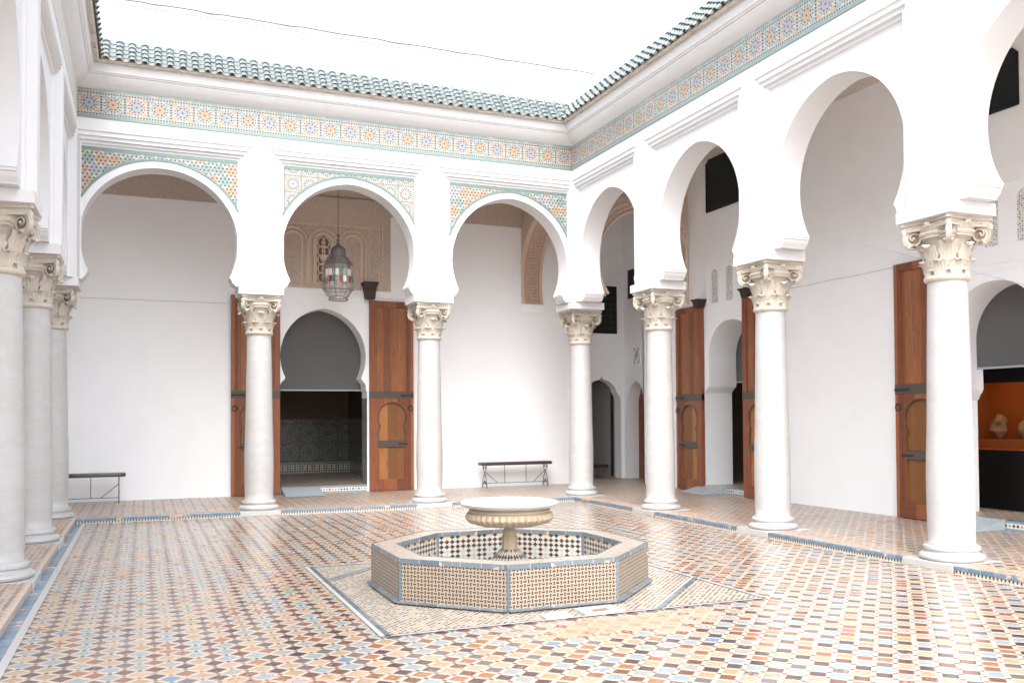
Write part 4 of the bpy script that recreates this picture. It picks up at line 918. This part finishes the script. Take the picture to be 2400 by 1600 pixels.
# left gallery wall and ceiling
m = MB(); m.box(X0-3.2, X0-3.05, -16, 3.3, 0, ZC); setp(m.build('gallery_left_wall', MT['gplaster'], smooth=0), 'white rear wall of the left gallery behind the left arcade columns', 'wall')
m = MB(); m.box(X0-3.2, 3.9, .53, 6.2, 6.93, 6.995); m.box(.53, 3.9, -15.1, .53, 6.93, 6.995); m.box(X0-3.2, X0-.53, -15.1, .53, 6.93, 6.995); setp(m.build('gallery_ceiling', MT['ceil'], smooth=0), kind='structure')
# carved transverse arches in the corner
ta = empty('carved_cross_arch', (.55, 1.9, 4.05), 'pink carved stucco arch with a band of script above the far bench', 'arch')
FT = Fr((.29, 0, 0), (0, -1, 0), (1, 0, 0))
A = arch(-1.93, 1.36, 4.75, 1.38, 4.245, 24)
m = MB(); m.prism(FT, [[(-3.3, 4.245)]+A[::-1]+[(-.53, 4.245), (-.53, ZC-.1), (-3.3, ZC-.1)]], 0.012, .508, side=False); m.build('carved_face', MT['stucco'], ta, 0)
m = MB(); d = 0
for a, b in zip(A[:-1], A[1:]):
    l = hypot(a[0]-b[0], a[1]-b[1]); m.face([FT(*a, 0), FT(*a, .52), FT(*b, .52), FT(*b, 0)], [(0, d), (.52, d), (.52, d+l), (0, d+l)]); d += l
m.build('inscribed_soffit', MT['script'], ta, 60)
m = MB()
for off, th in ((.03, .018), (.09, .012)): m.tube([FT(-1.93+(x+1.93)*(1+off/1.36), 4.75+(z-4.75)*(1+off/1.36), .008) for x, z in A if abs((x+1.93)*(1+off/1.36)) < 1.37], th, 6)
m.build('face_moulding', MT['stucco_plain'], ta)
m = MB(); m.prism(Fr((.29, 0, 0), (0, 1, 0), (1, 0, 0)), [[(3.3, 4.06), (3.24, 4.06), (3.22, 4.1), (3.20, 4.16), (3.18, 4.20), (3.18, 4.243), (3.3, 4.243)]], -.01, .55); m.build('corbel', MT['gplaster'], ta, 0)
tb = empty('carved_corner_arch', (1.9, .75, 4.1), 'tan carved stucco arch with concentric mouldings seen through the first right arcade arch', 'arch')
FT2 = Fr((0, .49, 0), (1, 0, 0), (0, 1, 0)); A = arch(1.93, 1.07, 4.85, 1.08, 4.19, 24)
m = MB(); m.prism(FT2, [[(.62, 4.19)]+A[::-1]+[(2.998, 4.19), (2.998, ZC-.1), (.62, ZC-.1)]], 0, .5); m.build('carved_face', MT['stucco'], tb, 40)
m = MB()
for off, th in ((.04, .03), (.12, .018), (.22, .03), (.27, .015)):
    rr = (1.07+off)/1.07; m.tube([FT2(1.93+(x-1.93)*rr, 4.85+(z-4.85)*rr, -.008) for x, z in A if .62 < 1.93+(x-1.93)*rr < 2.99], th, 6)
for zz in (6.12, 6.17, 6.6): m.fbox(FT2, .62, 2.99, zz, zz+.025, -.02, 0)
m.fbox(FT2, 2.95, 2.975, 4.2, 6.12, -.02, 0); m.build('arch_mouldings', MT['stucco_plain'], tb, 40)
m = MB(); m.fbox(FT2, .62, .86, 4.02, 4.187, .0, .5); m.build('corbel', MT['gplaster'], tb, 0)

# ------------------------------------------------------------------ ramps
def ramp(name, P, zt, lab):
    m = MB(); (a, b, c, d) = [Vector((*p, 0)) for p in P]   # a,b low edge; c,d high edge (b-c one side)
    e = HC+.004; up = lambda v, z: Vector((v.x, v.y, z))
    m.face([up(a, e+.004), up(b, e+.004), up(c, zt), up(d, zt)]); m.face([up(b, e), up(c, e), up(c, zt), up(b, e+.004)]); m.face([up(d, e), up(a, e), up(a, e+.004), up(d, zt)]); m.face([up(c, e), up(d, e), up(d, zt), up(c, zt)]); m.face([up(a, e), up(b, e), up(b, e+.004), up(a, e+.004)]); m.face([up(d, e), up(c, e), up(b, e), up(a, e)])
    setp(m.build(name, MT['ramp'], smooth=0), lab, 'ramp', 'grey threshold ramps')
ramp('threshold_ramp', [(-5.13, 2.66), (-4.35, 2.66), (-4.35, 3.31), (-5.13, 3.31)], .215, 'pale grey wedge ramp at the sill of the doorway behind the lantern')
ramp('threshold_ramp', [(2.48, -.76), (2.48, .10), (3.03, .10), (3.03, -.76)][::-1][0:0] or [(2.50, .10), (2.50, -.74), (3.04, -.74), (3.04, .10)], .215, 'grey wedge ramp at the small arched doorway between right arcade columns')
ramp('threshold_ramp', [(2.48, -6.25), (2.48, -7.11), (3.02, -7.11), (3.02, -6.25)], .215, 'grey wedge ramp behind the nearest right column at the orange lit doorway')

# ------------------------------------------------------------------ benches
def make_bench():
    root = empty('iron_bench', (0, 0, 0)); L, D = 1.72, .36
    m = MB()
    def seat(s_, t):
        return None
    n = 40; out = []
    for i in range(n):
        a = 2*pi*i/n; cx = (L/2-.10)*(1 if cos(a) > 0 else -1); cy = (D/2-.08)*(1 if sin(a) > 0 else -1); out.append((cx+.10*cos(a), cy+.08*sin(a)))
    for k, (sc, z) in enumerate(((.97, .50), (1.0, .515), (1.0, .54), (.985, .558), (.95, .566))):
        ring = [Vector((x*(1-(1-sc)*.35), y*sc, z)) for x, y in out]
        if k: 
            for i in range(n): m.face([pr[i], pr[(i+1) % n], ring[(i+1) % n], ring[i]])
        pr = ring
    m.face(pr); m.face([Vector((x*.985, y*.97, .50)) for x, y in out][::-1]); m.build('cushion', MT['leather'], root, 60)
    for sx in (-1, 1):
        m = MB(); X = sx*(L/2-.12)
        def g(y, z): return (X, y, z)
        for sy in (-1, 1):
            m.tube([g(sy*.075, .455), g(sy*.05, .425), g(sy*.035, .44), g(sy*.045, .475), g(sy*.085, .495), g(sy*.115, .47), g(sy*.105, .42), g(sy*.04, .37), g(0, .335), g(-sy*.04, .28), g(-sy*.10, .2), g(-sy*.115, .12), g(-sy*.125, .03), g(-sy*.135, 0)], .0075, 6)
            sp = [g(sy*(.045+(.042-.03*t)*cos(pi*.2+t*2*pi*1.2)), .12+(.05-.035*t)*sin(pi*1.4+t*2*pi*1.2)) for t in [i/20 for i in range(21)]]; m.tube(sp, .006, 6)
            m.tube([g(sy*.115, .12), g(sy*.15, .06), g(sy*.14, .01)], .006, 6)
        m.tube([g(-.11, .10), g(.11, .10)], .006, 6); m.build('leg', MT['iron'], root)
    m = MB(); m.tube([(-L/2+.12, 0, .10), (L/2-.12, 0, .10)], .006, 6)
    for x in (-.26, .26): m.tube([(x, 0, .10), (x, 0, .5)], .0065, 6)
    for sx in (-1, 1): m.tube([(sx*(L/2-.12), 0, .36), (sx*.43, 0, .10)], .0065, 6)
    m.tube([(-L/2+.1, 0, .5), (L/2-.1, 0, .5)], .008, 6); m.build('brace', MT['iron'], root); return root
b0 = make_bench(); b0.location = (-.02, 2.96, HC+.004); setp(b0, 'dark cushioned wrought iron bench against the white wall between the two right back columns', 'bench', 'iron benches along the back wall')
b1 = copy_tree(b0); b1.location = (-8.93, 2.78, HC+.004); setp(b1, 'dark iron bench at far left, cut off behind the left columns', 'bench', 'iron benches along the back wall')

# ------------------------------------------------------------------ hanging lantern
LX, LY = -4.24, 1.8
lt = empty('hanging_lantern', (LX, LY, 3.96), 'ornate pewter lantern with red, green and clear glass panes hanging in the middle back arch', 'lantern')
m = MB(); m.tube([(LX, LY, 5.24), (LX, LY, 6.93)], .006, 6); m.build('chain', MT['pew'], lt)
m = MB(); m.lathe((LX, LY, 0), [(.001, 5.27), (.02, 5.25), (.03, 5.22), (.012, 5.19), (.025, 5.16), (.035, 5.13), (.02, 5.10), (.04, 5.07), (.03, 5.05), (.09, 5.02), (.135, 4.97), (.15, 4.90), (.15, 4.82), (.19, 4.80), (.195, 4.78), (.14, 4.765)], 24); m.build('dome', MT['pew'], lt, 40)
G = MB(); fr = MB(); N8 = 8
def ring8(rad, z, k): a = 2*pi*k/N8+pi/8; return Vector((LX+rad*cos(a), LY+rad*sin(a), z))
lev = [(.195, 4.775), (.285, 4.64), (.295, 4.55), (.295, 4.16)]
for k in range(N8):
    G.face([ring8(.285, 4.64, k), ring8(.285, 4.64, k+1), ring8(.20, 4.775, k+1), ring8(.20, 4.775, k)])
for k in range(N8):
    fr.tube([ring8(r_, z, k) for r_, z in lev]+[ring8(.28, 4.15, k), ring8(.20, 4.03, k), ring8(.175, 4.02, k), ring8(.19, 3.965, k)], .007, 5)
    for r_, z, th in ((.20, 4.775, .01), (.285, 4.64, .008), (.295, 4.16, .01), (.175, 4.02, .008), (.19, 3.965, .009)): fr.tube([ring8(r_, z, k), ring8(r_, z, k+1)], th, 5)
G.build('shoulder_panes', MT['pew'], lt, 0); fr.build('cage', MT['pew'], lt)
mm = MB(); rl = random.Random(5); order = [MT['glass'], MT['ggreen'], MT['gred'], MT['gwhite']]
for k in range(N8):
    A, B_ = ring8(.293, 0, k), ring8(.293, 0, k+1)
    for i in range(3):
        for j, (z0, z1) in enumerate(((4.16, 4.29), (4.29, 4.42), (4.42, 4.55), (4.55, 4.64))):
            t0, t1 = i/3+.02, (i+1)/3-.02; p, q = A.lerp(B_, t0), A.lerp(B_, t1); mm.cur = 0
            if j in (1, 2): mm.cur = [1, 3, 2, 3, 0, 3, 1, 2, 3, 0][(k*5+i*3+j*4) % 10]
            mm.face([(p.x, p.y, z0+.004), (q.x, q.y, z0+.004), (q.x, q.y, z1-.004), (p.x, p.y, z1-.004)])
    p, q, c, d = ring8(.285, 4.155, k), ring8(.285, 4.155, k+1), ring8(.195, 4.03, k+1), ring8(.195, 4.03, k); mm.cur = 0; mm.face([p, q, c, d][::-1])
    p, q, c, d = ring8(.175, 4.02, k), ring8(.175, 4.02, k+1), ring8(.19, 3.967, k+1), ring8(.19, 3.967, k); mm.face([p, q, c, d][::-1])
mm.build('glass_panes', order, lt, 0)
